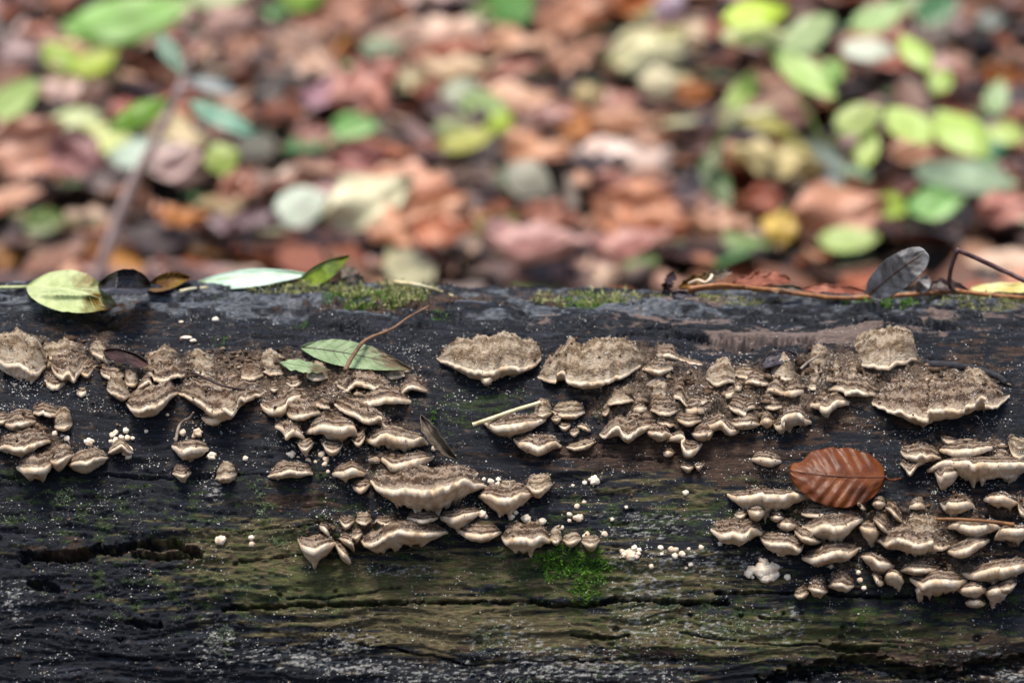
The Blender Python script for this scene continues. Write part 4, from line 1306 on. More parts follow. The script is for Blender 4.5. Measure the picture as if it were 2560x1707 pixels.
leaf('leaf_scrap', 'small crinkled grey leaf beside the silver-grey folded leaf', 'leaf', (2296, 730), (2330, 690), 15, 17, M_GREYLEAF, None, shape='round', off=(4, 7, 6), cup=4)
leaf('leaf_scrap', 'pinkish torn leaf scrap lying behind the long twig', 'leaf', (2010, 722), (2165, 730), 13, 10, M_RUST, None, bend=-3, shape='strap', off=(3, 4, 3), torn=.35, cup=2)
leaf('leaf_scrap', 'dark red leaf scrap at the foot of the kinked stem', 'leaf', (2318, 726), (2432, 734), 26, 6, M_STRAP, None, bend=-8, shape='ovate', off=(4, 5, 3), torn=.25, cup=3)
leaf('fallen_leaf', 'pale yellow leaf with toothed edge at the crest behind the twig', 'leaf', (2430, 722), (2640, 724), 14, 12, M_YELLOW, None, bend=-4, shape='strap', off=(3, 3, 3), torn=.2, cup=1)
# heap of rotten leaf scraps at the thick end of the long twig
for i, (bs, tp, wl, wr, mt, lb) in enumerate([
        ((1664, 738), (1690, 678), 10, 14, M_STRAP, 'black ragged leaf scrap upright at the thick end of the twig'),
        ((1700, 716), (1800, 690), 12, 10, M_BROWNLEAF, 'dark crumpled leaf scrap in the debris heap on the crest'),
        ((1762, 706), (1838, 676), 12, 12, M_DEADGREY, 'mottled grey leaf scrap on top of the debris heap'),
        ((1836, 712), (1984, 700), 24, 10, M_RUST, 'brown frilled leaf scrap in the debris heap on the crest'),
        ((1880, 726), (2010, 722), 9, 10, M_DEADGREY, 'grey flattened leaf scrap under the frilled scrap'),
        ((1640, 742), (1740, 738), 10, 8, M_DARKLEAF, 'black leaf flake pressed under the thick end of the twig')]):
    leaf('leaf_scrap', lb, 'leaf', bs, tp, wl, wr, mt, None, bend=-5, shape='strap', off=(2.5, 5, 4), lean=2.0, torn=.7, cup=4, ripple=1.2, nrip=4, nu=36, nv=10, seed=i * 2.7)


def twig(name, label, cat, pts, r0, r1, mat, nodes=(), n=70, seg=9):
    q, c = path3(pts, n)
    t = np.linspace(0, 1, n)
    r = r0 + (r1 - r0) * t
    for k_, a_ in nodes:
        r = r + a_ * np.exp(-((t - k_) / .012) ** 2)
    V, F = tube(q, r * .2 / 1000, seg, len(label))
    o = mobj(name, V, F, mat, None, None, True, q[n // 2])
    return tag(o, label, cat)


tw = twig('twig', 'long red-brown twig with swollen joints lying along the log crest', 'twig',
          [(1722, 725, 7), (1800, 718, 6), (1900, 722, 5), (2010, 736, 5), (2100, 745, 5), (2200, 741, 5), (2320, 733, 5), (2392, 729, 5), (2480, 738, 5), (2640, 750, 5)],
          7, 6, M_TWIG, [(.005, 5), (.24, 2), (.47, 3), (.73, 4)], 120)
twig('twig', 'short split twig piece lying on the thick end of the long twig', 'twig', [(1724, 722, 9), (1790, 713, 9), (1862, 716, 8)], 7, 5, M_TWIG, [(.02, 2)], 40)
twig('bent_stem', 'dark purplish kinked stem rising off the log crest', 'stem', [(2388, 730, 6), (2374, 712, 8), (2378, 670, 9), (2394, 626, 10), (2400, 628, 10), (2440, 645, 10), (2500, 672, 10), (2620, 730, 12)], 6, 6.5, M_STEM, [(.30, 2)], 90)
twig('twig', 'thin brown twig crossing the mottled green leaf', 'twig', [(1073, 765, 4), (1020, 794, 6), (980, 822, 7), (915, 850, 9), (885, 885, 11), (862, 926, 12)], 2.6, 6, M_TWIG2, [(.46, 2.5)], 60)
twig('stalk', 'pale straw-coloured broken stalk leaning against the half-moon bracket', 'stalk', [(1182, 1062, 5), (1230, 1045, 8), (1290, 1024, 9), (1350, 1006, 7)], 5.5, 4.5, M_STALK, [(.0, 1.5), (.99, 2.0)], 40)
twig('stick', 'straight brown stick wedged among the pale tiers', 'stick', [(2340, 1297, 12), (2400, 1298, 14), (2470, 1303, 14), (2535, 1311, 13)], 4, 5, M_STICK, [(.99, 2)], 40)
twig('twig', 'short curved grey twig bit dangling below the ruffled brown bracket', 'twig', [(484, 1030, 9), (474, 1044, 6), (456, 1054, 4), (446, 1070, 3), (439, 1104, 2)], 2.5, 4.5, M_GREYWOOD, [], 30)
twig('twig', 'thin dark twig lying across the wide shelf', 'twig', [(480, 930, 10), (520, 948, 11), (560, 965, 11), (612, 974, 9)], 4, 2.5, M_RIB_DARK, [], 30)
twig('stalk', 'yellowish leaf stalk arched on the mossy log crest', 'stalk', [(988, 706, 4), (1010, 708, 5), (1060, 716, 4), (1110, 731, 2), (1140, 742, 1)], 7, 2.5, M_STALK, [], 40)
twig('stalk', 'short pale stalk lying beside the pale mint-green leaf', 'stalk', [(452, 728, 3), (480, 722, 3), (520, 718, 3)], 5, 3, M_STALK, [], 20)
twig('root_thread', 'white worm-like thread on the debris heap', 'thread', [(1722, 708, 8), (1745, 700, 9), (1762, 706, 10), (1775, 698, 10), (1780, 688, 9)], 3, 4.5, M_PORE, [], 30)
twig('stalk', 'thin grey stalk poking out of the crusty bank', 'stalk', [(2002, 922, 8), (2020, 906, 9), (2048, 888, 7)], 4, 3, M_GREYWOOD, [], 20)
twig('root_ridge', 'black felted ridge on the log beyond the big zoned bracket', 'root', [(2318, 912, 0), (2380, 914, 1.5), (2440, 924, 2), (2490, 940, 1.5), (2515, 958, 0)], 12, 9, M_BLACKROOT, [], 50, 12)


def chip(name, label, cat, corners, off, thick, mat):
    """Irregular slab of wood with real thickness; corners in photo pixels."""
    c = np.array(corners, float)
    n = 10
    A = np.linspace(0, 1, n)
    U, V_ = np.meshgrid(A, A, indexing='ij')
    pix = ((1 - U) * (1 - V_))[..., None] * c[0] + (U * (1 - V_))[..., None] * c[1] + (U * V_)[..., None] * c[2] + ((1 - U) * V_)[..., None] * c[3]
    pix = pix + 2.0 * np.stack([fbm(U * 4, V_ * 4, 2, 501), fbm(U * 4 + 9, V_ * 4, 2, 502)], -1)
    _, _, P = hit(pix[..., 0], pix[..., 1])
    mid = P[n // 2, n // 2]
    P = mid + (P - mid) * .999
    o = np.interp(V_, [0, 1], off)
    top = toward(P, o + .4 * fbm(U * 3, V_ * 9, 2, 503))
    botm = toward(P, o - thick)
    V = np.vstack([top.reshape(-1, 3), botm.reshape(-1, 3)])
    F1 = gridf(n, n)
    F2 = gridf(n, n, n * n)[:, ::-1]
    ring = np.concatenate([np.arange(n) * n, (n - 1) * n + np.arange(1, n), (np.arange(n - 2, -1, -1)) * n + n - 1, np.arange(n - 2, 0, -1)])
    r2 = np.roll(ring, -1)
    F3 = np.stack([ring, ring + n * n, r2 + n * n, r2], 1)
    o_ = mobj(name, V, np.vstack([F1, F2, F3]), mat, None, None, False, mid)
    return tag(o_, label, cat)


chip('wood_chip', 'grey splintered wood chip tilted beside the white-domed bracket', 'wood chip', [(1580, 984), (1650, 936), (1664, 948), (1600, 1000)], (10, 8), 3.0, M_GREYWOOD)
chip('wood_chip', 'second grey wood splinter wedged below the splintered chip', 'wood chip', [(1600, 998), (1666, 946), (1672, 962), (1618, 1008)], (7, 7), 2.5, M_GREYWOOD)


def pebble(px, py, rx, ry, mat, label, name='pebble', cat='pebble'):
    P, n = onlog(np.array([float(px)]), np.array([float(py)]))
    P, n = P[0], n[0]
    q = IV3.copy()
    q *= (1 + .18 * fbm(q[:, 0] * 1.1 + px, q[:, 1] * 1.1 + q[:, 2] * 1.4, 3, 511))[:, None]
    q = q * np.array([rx * .2, ry * .26, ry * .2]) / 1000
    o = mobj(name, P + q + n * ry * .0001, IF3, mat, None, None, True, P)
    return tag(o, label, cat)


pebble(2330, 763, 24, 12, M_STONE, 'smooth grey pebble below the long twig on the log')
pebble(2388, 820, 16, 8, M_BUTTON, 'whitish flake lying in the crack below the grey pebble', 'bark_flake', 'flake')
pebble(466, 860, 16, 5, M_BUTTON, 'white crumb flake on the dark slope above the buff dome', 'flake', 'flake')
pebble(484, 868, 9, 5, M_BUTTON, 'smaller white flake beside the white crumb flake', 'flake', 'flake')
pebble(1107, 823, 10, 4, M_BUTTON, 'white flake under the little moss tuft by the thin twig', 'flake', 'flake')


# ------------------------------------------------------------------ moss
def moss_mat(name, a, b_, c_):
    m = NT(name)
    n = m.noise(m.geo(), 260, 3)
    col = m.ramp(n, [(.3, a), (.52, b_), (.72, c_)])
    mat = m.fin(col, .6, None, .25)
    return mat


M_MOSS = moss_mat('fresh_green_moss', (.030, .085, .010, 1), (.085, .20, .022, 1), (.20, .36, .05, 1))
M_MOSSL = moss_mat('pale_dry_moss', (.13, .14, .045, 1), (.30, .31, .12, 1), (.50, .48, .26, 1))
M_LICHEN = moss_mat('grey_green_lichen', (.09, .13, .06, 1), (.22, .29, .15, 1), (.42, .48, .34, 1))


def moss(px, py, rx, ry, n, ln, mat, label, spread=.9, name='moss_patch', cat='moss', group=None):
    r = np.random.default_rng(int(px * 7 + py))
    a = r.random(n) * 2 * np.pi
    q = np.sqrt(r.random(n)) * (1 + .5 * np.asarray(fbm(np.cos(a) * 1.5 + px, np.sin(a) * 1.5, 2, 521)))
    x, y = px + rx * q * np.cos(a), py + ry * q * np.sin(a)
    P, nn = onlog(x, y, -.2)
    keep = r.random(n) < sst(-.45, .25, np.asarray(fbm(x / 18, y / 14, 2, 525)))
    P, nn = P[keep], nn[keep]
    n = len(P)
    rd = r.normal(size=(n, 3))
    d = nn + spread * rd + np.array([0, 0, .25])
    d /= np.linalg.norm(d, axis=1, keepdims=True)
    l = ln / 1000 * (.45 + .9 * r.random(n))
    V, F = [], []
    o = 0
    # each shoot: a bent spine with leaflets to both sides
    for j in range(n):
        side = np.cross(d[j], r.normal(size=3))
        side /= np.linalg.norm(side) + 1e-9
        for kf in range(4):
            f = kf / 4
            c = P[j] + d[j] * l[j] * f + np.array([0, 0, -l[j] * .25 * f * f])
            sg = 1 if kf % 2 else -1
            tipv = c + d[j] * l[j] * .38 + side * sg * l[j] * .30 * (1.1 - f)
            wv = np.cross(side, d[j]) * l[j] * .10 + side * l[j] * .05
            V += [c - wv, c + wv, tipv]
            F.append((o, o + 1, o + 2))
            o += 3
    ob = mobj(name, np.array(V), np.array(F), mat, None, None, False, P.mean(0))
    return tag(ob, label, cat, group)


moss(1400, 1415, 62, 38, 1000, 3.4, M_MOSS, 'leafy bright green moss tuft below the plump cream bracket')
moss(1478, 1425, 50, 42, 700, 3.2, M_MOSS, 'green moss tuft adjoining the leafy bright tuft')
moss(1462, 1480, 40, 34, 360, 2.6, M_MOSS, 'thin green moss trailing down to the long crack')
moss(960, 752, 140, 22, 3000, 4.2, M_MOSSL, 'pale feathery moss cushion on the log crest behind the thin twig')
moss(930, 760, 110, 18, 1300, 3.6, M_MOSS, 'green moss growing through the pale feathery cushion')
moss(740, 738, 110, 14, 1300, 3.8, M_MOSSL, 'pale moss fringe under the pale mint-green leaf')
moss(1500, 766, 150, 14, 1300, 4.2, M_MOSSL, 'tufted moss fringe along the bare middle of the crest')
moss(1490, 774, 80, 12, 600, 3.4, M_MOSS, 'green moss sprigs on the bare middle of the crest')
moss(1830, 764, 110, 12, 900, 3.6, M_MOSSL, 'moss fringe under the debris heap')
moss(2200, 776, 110, 10, 700, 3.2, M_MOSS, 'low green moss strip below the long twig')
moss(2440, 770, 130, 16, 1500, 3.4, M_MOSSL, 'yellowish moss cushion beside the grey pebble')
moss(560, 762, 60, 8, 170, 2.2, M_MOSS, 'small moss strip in front of the yellowing brown leaf')
moss(760, 822, 40, 10, 160, 2.2, M_MOSS, 'small green moss dots on the slope above the wide shelf')
moss(1100, 808, 20, 16, 140, 2.6, M_MOSS, 'little moss tuft at the upper end of the thin twig')
moss(550, 870, 20, 10, 70, 2.2, M_MOSS, 'tiny moss sprig above the wide shelf')
moss(152, 1242, 44, 22, 260, 2.0, M_LICHEN, 'green-grey lichen tuft on bare wood under the small tiers')
moss(658, 1276, 24, 20, 170, 2.0, M_LICHEN, 'lower tuft of the green-grey lichen streak by the brown scar')
moss(655, 1228, 22, 26, 170, 1.8, M_LICHEN, 'upper tuft of the green-grey lichen streak by the brown scar')
moss(30, 1300, 50, 18, 200, 1.8, M_LICHEN, 'lichen crust patch above the long dark hollow')
moss(700, 1358, 22, 14, 90, 1.8, M_LICHEN, 'lichen tuft beside the paired white buttons')
moss(555, 1600, 34, 40, 240, 1.8, M_LICHEN, 'grainy lichen column low on the dark wrinkled bark')
moss(1225, 1590, 50, 26, 220, 2.0, M_LICHEN, 'lichen tuft below the long crack')
moss(1830, 1570, 46, 22, 240, 2.0, M_LICHEN, 'ring-shaped lichen tuft near the beetle holes')
moss(2145, 1540, 36, 18, 150, 1.8, M_MOSS, 'moss freckle below the dense lower tiers')
moss(1320, 1705, 50, 16, 160, 2.0, M_LICHEN, 'lichen tuft at the white crust low on the log')
moss(1500, 1040, 12, 26, 90, 2.0, M_MOSSL, 'yellow-green moss sprig between the pale stalk and white-domed bracket')
moss(1085, 1045, 14, 18, 70, 2.0, M_MOSS, 'moss sprig beside the curled dark leaf')


# ------------------------------------------------------------------ dust and crumbs
def grains(P, N, size, mat, name, label):
    n = len(P)
    r = np.random.default_rng(n)
    base = np.array([[1, 0, 0], [-1, 0, 0], [0, 1, 0], [0, -1, 0], [0, 0, 1], [0, 0, -1]], float)
    F0 = np.array([[0, 2, 4], [2, 1, 4], [1, 3, 4], [3, 0, 4], [2, 0, 5], [1, 2, 5], [3, 1, 5], [0, 3, 5]])
    sc = size[:, None, None] * (.55 + .8 * r.random((n, 6, 1)))
    a = r.normal(size=(n, 3))
    a /= np.linalg.norm(a, axis=1, keepdims=True)
    bvec = np.cross(a, r.normal(size=(n, 3)))
    bvec /= np.linalg.norm(bvec, axis=1, keepdims=True)
    cvec = np.cross(a, bvec)
    M = np.stack([a, bvec, cvec], 1)            # n,3,3
    V = np.einsum('kj,njl->nkl', base, M) * sc + P[:, None, :] + N[:, None, :] * (size * .4)[:, None, None]
    F = (F0[None] + (np.arange(n) * 6)[:, None, None]).reshape(-1, 3)
    o = mobj(name, V.reshape(-1, 3), F, mat, None, None, False)
    return tag(o, label, None, None, 'stuff')


def scatter_log(n, ells, base, seed):
    r = np.random.default_rng(seed)
    x = r.random(n) * 2700 - 70
    y = 735 + r.random(n) * 985
    f = np.full(n, base)
    for cx, cy, rx, ry, wt in ells:
        f += wt * np.exp(-.9 * (((x - cx) / rx) ** 2 + ((y - cy) / ry) ** 2))
    f = f * np.clip(.12 + 1.9 * np.asarray(fbm(x / 110, y / 50, 4, 531 + seed, .6)), .02, 2.2)
    k_ = r.random(n) < f
    return x[k_], y[k_]


ZONES = CRUST + [(150, 1010, 160, 40, .7), (640, 1130, 200, 50, .35), (1850, 1150, 120, 60, .8), (2200, 1220, 160, 40, .8), (2030, 1150, 140, 60, .3), (2450, 930, 160, 40, .4), (1060, 860, 80, 40, .4),
                 (1750, 1390, 160, 40, .25), (1650, 1130, 200, 40, .25), (2330, 1230, 160, 40, .5), (860, 1180, 120, 40, .4), (1100, 1260, 140, 40, .3), (2330, 1400, 160, 20, .5)]
x, y = scatter_log(120000, [(a, b_, c_ * 1.15, d_ * 1.2, e_ * .5) for a, b_, c_, d_, e_ in ZONES], .12, 5)
P, N = onlog(x, y)
r = np.random.default_rng(8)
sz = .00018 + .00036 * r.random(len(P)) ** 2.4
capv = np.vstack(CAPS)
sel = r.choice(len(capv), 11000)
cp = capv[sel] + r.normal(size=(11000, 3)) * .0005
kf = np.asarray(fbm(cp[:, 0] * 1000 / 9, cp[:, 2] * 1000 / 6, 2, 541)) > -.05
cp = cp[kf]
grains(np.vstack([P, cp]), np.vstack([N, np.tile([[0, -.3, .95]], (len(cp), 1))]), np.concatenate([sz, .00016 + .00030 * r.random(len(cp)) ** 2]), M_DUST, 'frass_dust', 'white frass dust sprinkled over the log and fungi')
x, y = scatter_log(60000, [(a, b_, c_ * 1.05, d_ * 1.05, e_ * .6) for a, b_, c_, d_, e_ in CRUST + [(1000, 778, 260, 16, .9), (1320, 770, 260, 14, .8), (1780, 762, 260, 14, .8), (2350, 800, 220, 22, .8), (150, 770, 200, 20, .5)]], .03, 6)
P, N = onlog(x, y)
sel = r.choice(len(capv), 2600)
cp = capv[sel] + r.normal(size=(2600, 3)) * .0005
grains(np.vstack([P, cp]), np.vstack([N, np.tile([[0, -.3, .95]], (len(cp), 1))]), .0002 + .0010 * r.random(len(P) + len(cp)) ** 3, M_CRUMB, 'wood_crumbs', 'brown rotten wood crumbs strewn over the log')


# lumpy crust of old fungus tissue packed between the brackets
IV1, IF1 = ico(1)
r = np.random.default_rng(21)
x, y = scatter_log(70000, [(a, b_, c_ * 1.0, d_ * .95, e_ * .6) for a, b_, c_, d_, e_ in CRUST], -.12, 9)
P, N = onlog(x, y, .5)
n = len(P)
sz = .0005 + .0019 * r.random(n) ** 3
ax = r.normal(size=(n, 1, 3)) * .35
Q = IV1[None] * (1 + .38 * r.normal(size=(n, len(IV1), 1))) * (sz[:, None, None] * np.array([1.35, 1.0, .75])[None, None]) * (1 + ax * 0.6)
V = Q + P[:, None, :]
F = (IF1[None] + (np.arange(n) * len(IV1))[:, None, None]).reshape(-1, 3)
m = NT('old_fungus_crust')
tv = m.attr('tone')
nn_ = m.noise(m.geo(), 700, 4, .7)
col = m.ramp(m.math('ADD', m.math('MULTIPLY', tv, .7), m.math('MULTIPLY', m.math('SUBTRACT', nn_, .5), .9)), [(.05, (.030, .018, .012, 1)), (.35, (.12, .078, .050, 1)), (.62, (.27, .20, .135, 1)), (.85, (.55, .48, .38, 1))])
o = mobj('fungus_crust', V.reshape(-1, 3), F, m.fin(col, .9, m.bump(nn_, .9, .0012), .1), None, dict(tone=np.repeat(r.random(n), len(IV1))))
tag(o, 'crumbly crust of old brown fungus tissue between the brackets', None, None, 'stuff')


# ------------------------------------------------------------------ forest floor behind the log
def bgmat(name, trans):
    m = NT(name)
    c = m.obj('Color')
    po = m.geo()
    n = m.noise(po, 26, 4, .6)
    n2 = m.noise(po, 110, 4, .6)
    uv = m.attr('luv', 'Vector')
    sp_ = m.t.nodes.new('ShaderNodeSeparateXYZ')
    m._set(sp_.inputs[0], uv)
    mid = m.rng(m.math('ABSOLUTE', sp_.outputs[1]), .08, .03, 0, .5)
    col = m.mix(m.rng(n, .42, .72, 0, .75), c, m.mix(1.0, c, (.62, .54, .46, 1), 'MULTIPLY'))
    col = m.mix(m.rng(n2, .55, .75, 0, .4), col, m.mix(1.0, c, (1.25, 1.2, 1.1, 1), 'MULTIPLY'))
    col = m.mix(mid, col, m.mix(1.0, c, (.7, .65, .55, 1), 'MULTIPLY'))
    m.fin(col, .36, m.bump(n2, .5, .004), .6)
    tr = m.t.nodes.new('ShaderNodeBsdfTranslucent')
    m._set(tr.inputs[0], col)
    mx = m.t.nodes.new('ShaderNodeMixShader')
    mx.inputs[0].default_value = trans
    m.t.links.new(m.b.outputs[0], mx.inputs[1])
    m.t.links.new(tr.outputs[0], mx.inputs[2])
    m.t.links.new(mx.outputs[0], m.out.inputs['Surface'])
    return m.m


M_LITTER = bgmat('dead_leaf', .12)
M_LIVE = bgmat('living_leaf', .30)


def leafmesh(name, kind, curl, wave, seed, mat, nu=16, nv=5):
    u = np.linspace(0, 1, nu)
    v = np.linspace(-1, 1, nv * 2 + 1)
    U, V = np.meshgrid(u, v, indexing='ij')
    if kind == 'lobed':
        hw = np.sin(np.pi * np.clip(U, 0.02, .98) ** .8) ** .6 * (.72 + .28 * np.cos(U * 2 * np.pi * 3.5 + .4))
    elif kind == 'ovate':
        hw = np.sin(np.pi * np.clip(U, 0.005, .995) ** .8) ** .7
    else:
        hw = np.sin(np.pi * np.clip(U, 0.005, .995) ** .9) ** .95
    X = U - .5
    Y = V * hw * .5
    Z = curl * (V ** 2) * hw * .5 + .35 * curl * (2 * U - 1) ** 2 + wave * fbm(U * 2.2 + seed, V * 1.6 + seed, 2, 551)
    return mesh(name, np.stack([X, Y, Z], -1).reshape(-1, 3), gridf(nu, nv * 2 + 1), mat, dict(luv=np.stack([U.ravel(), V.ravel(), 0 * U.ravel()], 1)))


KIND = ['ovate', 'ovate', 'ovate', 'lobed', 'lobed', 'lance']
MESH_D = [leafmesh('dead_leaf_%s' % k_, k_, c_ * 1.3, .24, i * 3.3, M_LITTER) for i, (k_, c_) in enumerate([('ovate', .22), ('ovate', -.20), ('lobed', .05), ('lobed', -.22), ('lobed', .18), ('lance', .25), ('ovate', -.35), ('lance', -.2), ('lobed', .3)])]
MESH_L = [leafmesh('live_leaf_%s' % k_, k_, c_, .05, i * 5.3 + 40, M_LIVE) for i, (k_, c_) in enumerate([('ovate', -.12), ('lance', -.16), ('lance', .12), ('ovate', .10)])]
VIEWLIFT = []


def bgleaf(px, py, w_, h_, rot, rgb, live=False, depth=None, name='fallen_leaf', lift=0.0, mi=None, k=None, parent=None, part='leaf'):
    a = R(rot)
    if k is None:
        k = min(.95, max(.36, h_ / (.60 * w_)))
    if depth is None:
        P, t = ghit(px, py + h_ * .35)
        m_per = t / FPX
        e = UPV * k + FWD * math.sqrt(1 - k * k)
        C = P + e * (h_ * .35 * m_per / k) + np.array([0, 0, .006 + lift])
    else:
        t = depth
        m_per = t / FPX
        e = UPV * k + FWD * math.sqrt(1 - k * k)
        d = rays(np.array(float(px)), np.array(float(py)))
        C = CAM + d * t
    X = RGT * math.cos(a) * w_ * m_per + e * math.sin(a) * w_ * m_per / k
    L = np.linalg.norm(X)
    X = X / L
    Nn = np.cross(RGT, e)
    Nn = Nn / np.linalg.norm(Nn)
    Y = np.cross(Nn, X)
    W = h_ * m_per / math.sqrt((math.cos(a) * k) ** 2 + math.sin(a) ** 2)
    W = min(W, L * .95)
    pool = MESH_L if live else MESH_D
    me = pool[(mi if mi is not None else random.randrange(len(pool))) % len(pool)]
    o = bpy.data.objects.new(part if parent is not None else name, me)
    c = lin(rgb[0] * 1.04 + 6, rgb[1] * .99 + 4, rgb[2] * .95) if live else lin(rgb[0] * .84 + 30, rgb[1] * .86 + 30, rgb[2] * .86 + 30)
    o.color = c
    Mx = Matrix(((X[0] * L, Y[0] * W, Nn[0] * L * .8, C[0]), (X[1] * L, Y[1] * W, Nn[1] * L * .8, C[1]), (X[2] * L, Y[2] * W, Nn[2] * L * .8, C[2]), (0, 0, 0, 1)))
    link(o)
    if parent is not None:
        o.parent = parent
        Mx = Matrix.Translation(-parent.location) @ Mx
        o.matrix_basis = Mx
    else:
        o.matrix_basis = Mx
    return o


def colname(rgb):
    r_, g_, b_ = rgb
    if g_ > r_ * 1.02:
        return 'green'
    if r_ > 195 and g_ > 175:
        return 'cream'
    if r_ > 165 and b_ > 118:
        return 'pinkish'
    if r_ < 120:
        return 'dark brown'
    if b_ < 62 and g_ > 85:
        return 'orange-yellow'
    if r_ > 170:
        return 'tan'
    return 'rust-brown'


LAND = [((0, 330), (0, 260), 'beside the bright green seedling'), ((0, 330), (260, 560), 'around the stem of the woody seedling'), ((0, 480), (560, 800), 'by the pale mossy stick'),
        ((330, 760), (-200, 330), 'beyond the woody seedling'), ((330, 760), (330, 800), 'behind the pale mint-green leaf'), ((760, 1180), (420, 800), 'behind the mossy crest'),
        ((760, 1180), (-200, 420), 'on the far slope behind the mossy crest'), ((1180, 1640), (430, 800), 'near the upright grey stub'), ((1180, 1640), (-200, 430), 'on the far slope beyond the grey stub'),
        ((1640, 2000), (430, 800), 'behind the debris heap'), ((1640, 1960), (-200, 430), 'beneath the bent olive seedling'), ((2000, 2900), (430, 800), 'behind the silver-grey leaf and kinked stem'),
        ((1960, 2900), (-200, 430), 'under the tall arching seedling')]
SHAPE = {'ovate': 'oval', 'lobed': 'lobed', 'lance': 'narrow'}


def label_leaf(o, X_, Y_, w_, rgb):
    cn = colname(rgb)
    where = 'in the leaf litter'
    for (x0, x1), (y0, y1), tx in LAND:
        if x0 <= X_ < x1 and y0 <= Y_ < y1:
            where = tx
            break
    size = 'large' if w_ > 165 else ('small' if w_ < 115 else 'mid-sized')
    tone = 'pale ' if sum(rgb) > 470 else ('dark ' if sum(rgb) < 270 and 'dark' not in cn else '')
    sh = SHAPE[o.data.name.split('.')[0].split('_')[-1]]
    tag(o, '%s %s%s %s leaf %s' % (size, tone, cn, sh, where), 'leaf', cn + ' leaves ' + where)


def put(lst, ox, oy, sc):
    for (x_, y_, w_, h_, rot, rgb) in lst:
        X_, Y_ = ox + x_ / sc, oy + y_ / sc
        o = bgleaf(X_, Y_, w_ / sc * 1.22, h_ / sc * 1.25, rot, rgb, live=(colname(rgb) == 'green'), lift=.030)
        label_leaf(o, X_, Y_, w_ / sc, rgb)


# leaves that stand out on the floor (positions read off enlargements of the photograph)
put([(430, 560, 330, 150, -8, (200, 160, 110)), (380, 690, 340, 120, 0, (205, 165, 150)), (120, 460, 220, 130, 10, (185, 150, 145)), (150, 1010, 400, 260, 30, (190, 125, 95)),
     (420, 1060, 250, 230, -60, (130, 75, 70)), (700, 800, 220, 130, 10, (165, 85, 70)), (1000, 720, 240, 130, 20, (165, 85, 60)), (1700, 480, 330, 250, -40, (212, 166, 140)),
     (1780, 690, 230, 110, 0, (185, 130, 145)), (960, 890, 330, 150, -20, (205, 180, 130)), (960, 1080, 260, 180, 20, (195, 160, 150)), (1300, 1180, 200, 150, 30, (150, 80, 50)),
     (1000, 1400, 260, 110, -5, (185, 105, 30)), (1340, 420, 200, 120, 10, (200, 140, 110)), (330, 170, 150, 90, 0, (150, 70, 30)), (1250, 270, 260, 160, 20, (185, 140, 125)),
     (1800, 100, 250, 130, 0, (150, 90, 60)), (80, 80, 200, 150, 30, (95, 50, 45)), (1640, 1330, 250, 180, 20, (195, 220, 210)), (1700, 920, 180, 130, 0, (185, 125, 110)), (1200, 1330, 260, 130, 15, (150, 120, 70)),
     (560, 960, 300, 140, -10, (172, 196, 112)), (780, 1050, 330, 160, 5, (150, 186, 176)), (410, 830, 260, 110, 8, (176, 200, 150)), (90, 730, 260, 150, 40, (150, 190, 110)), (1400, 980, 180, 230, 60, (70, 74, 64)),
     (250, 1420, 200, 120, 10, (80, 110, 30)), (600, 1190, 250, 120, 10, (100, 80, 75)), (1230, 120, 330, 150, 20, (165, 195, 150)), (1640, 140, 220, 150, 0, (120, 172, 50)), (1620, 40, 200, 80, 0, (185, 155, 40)),
     (1480, 660, 200, 140, 20, (75, 62, 55)), (1300, 1420, 350, 100, 5, (110, 80, 85))], 0, 0, 2.178)
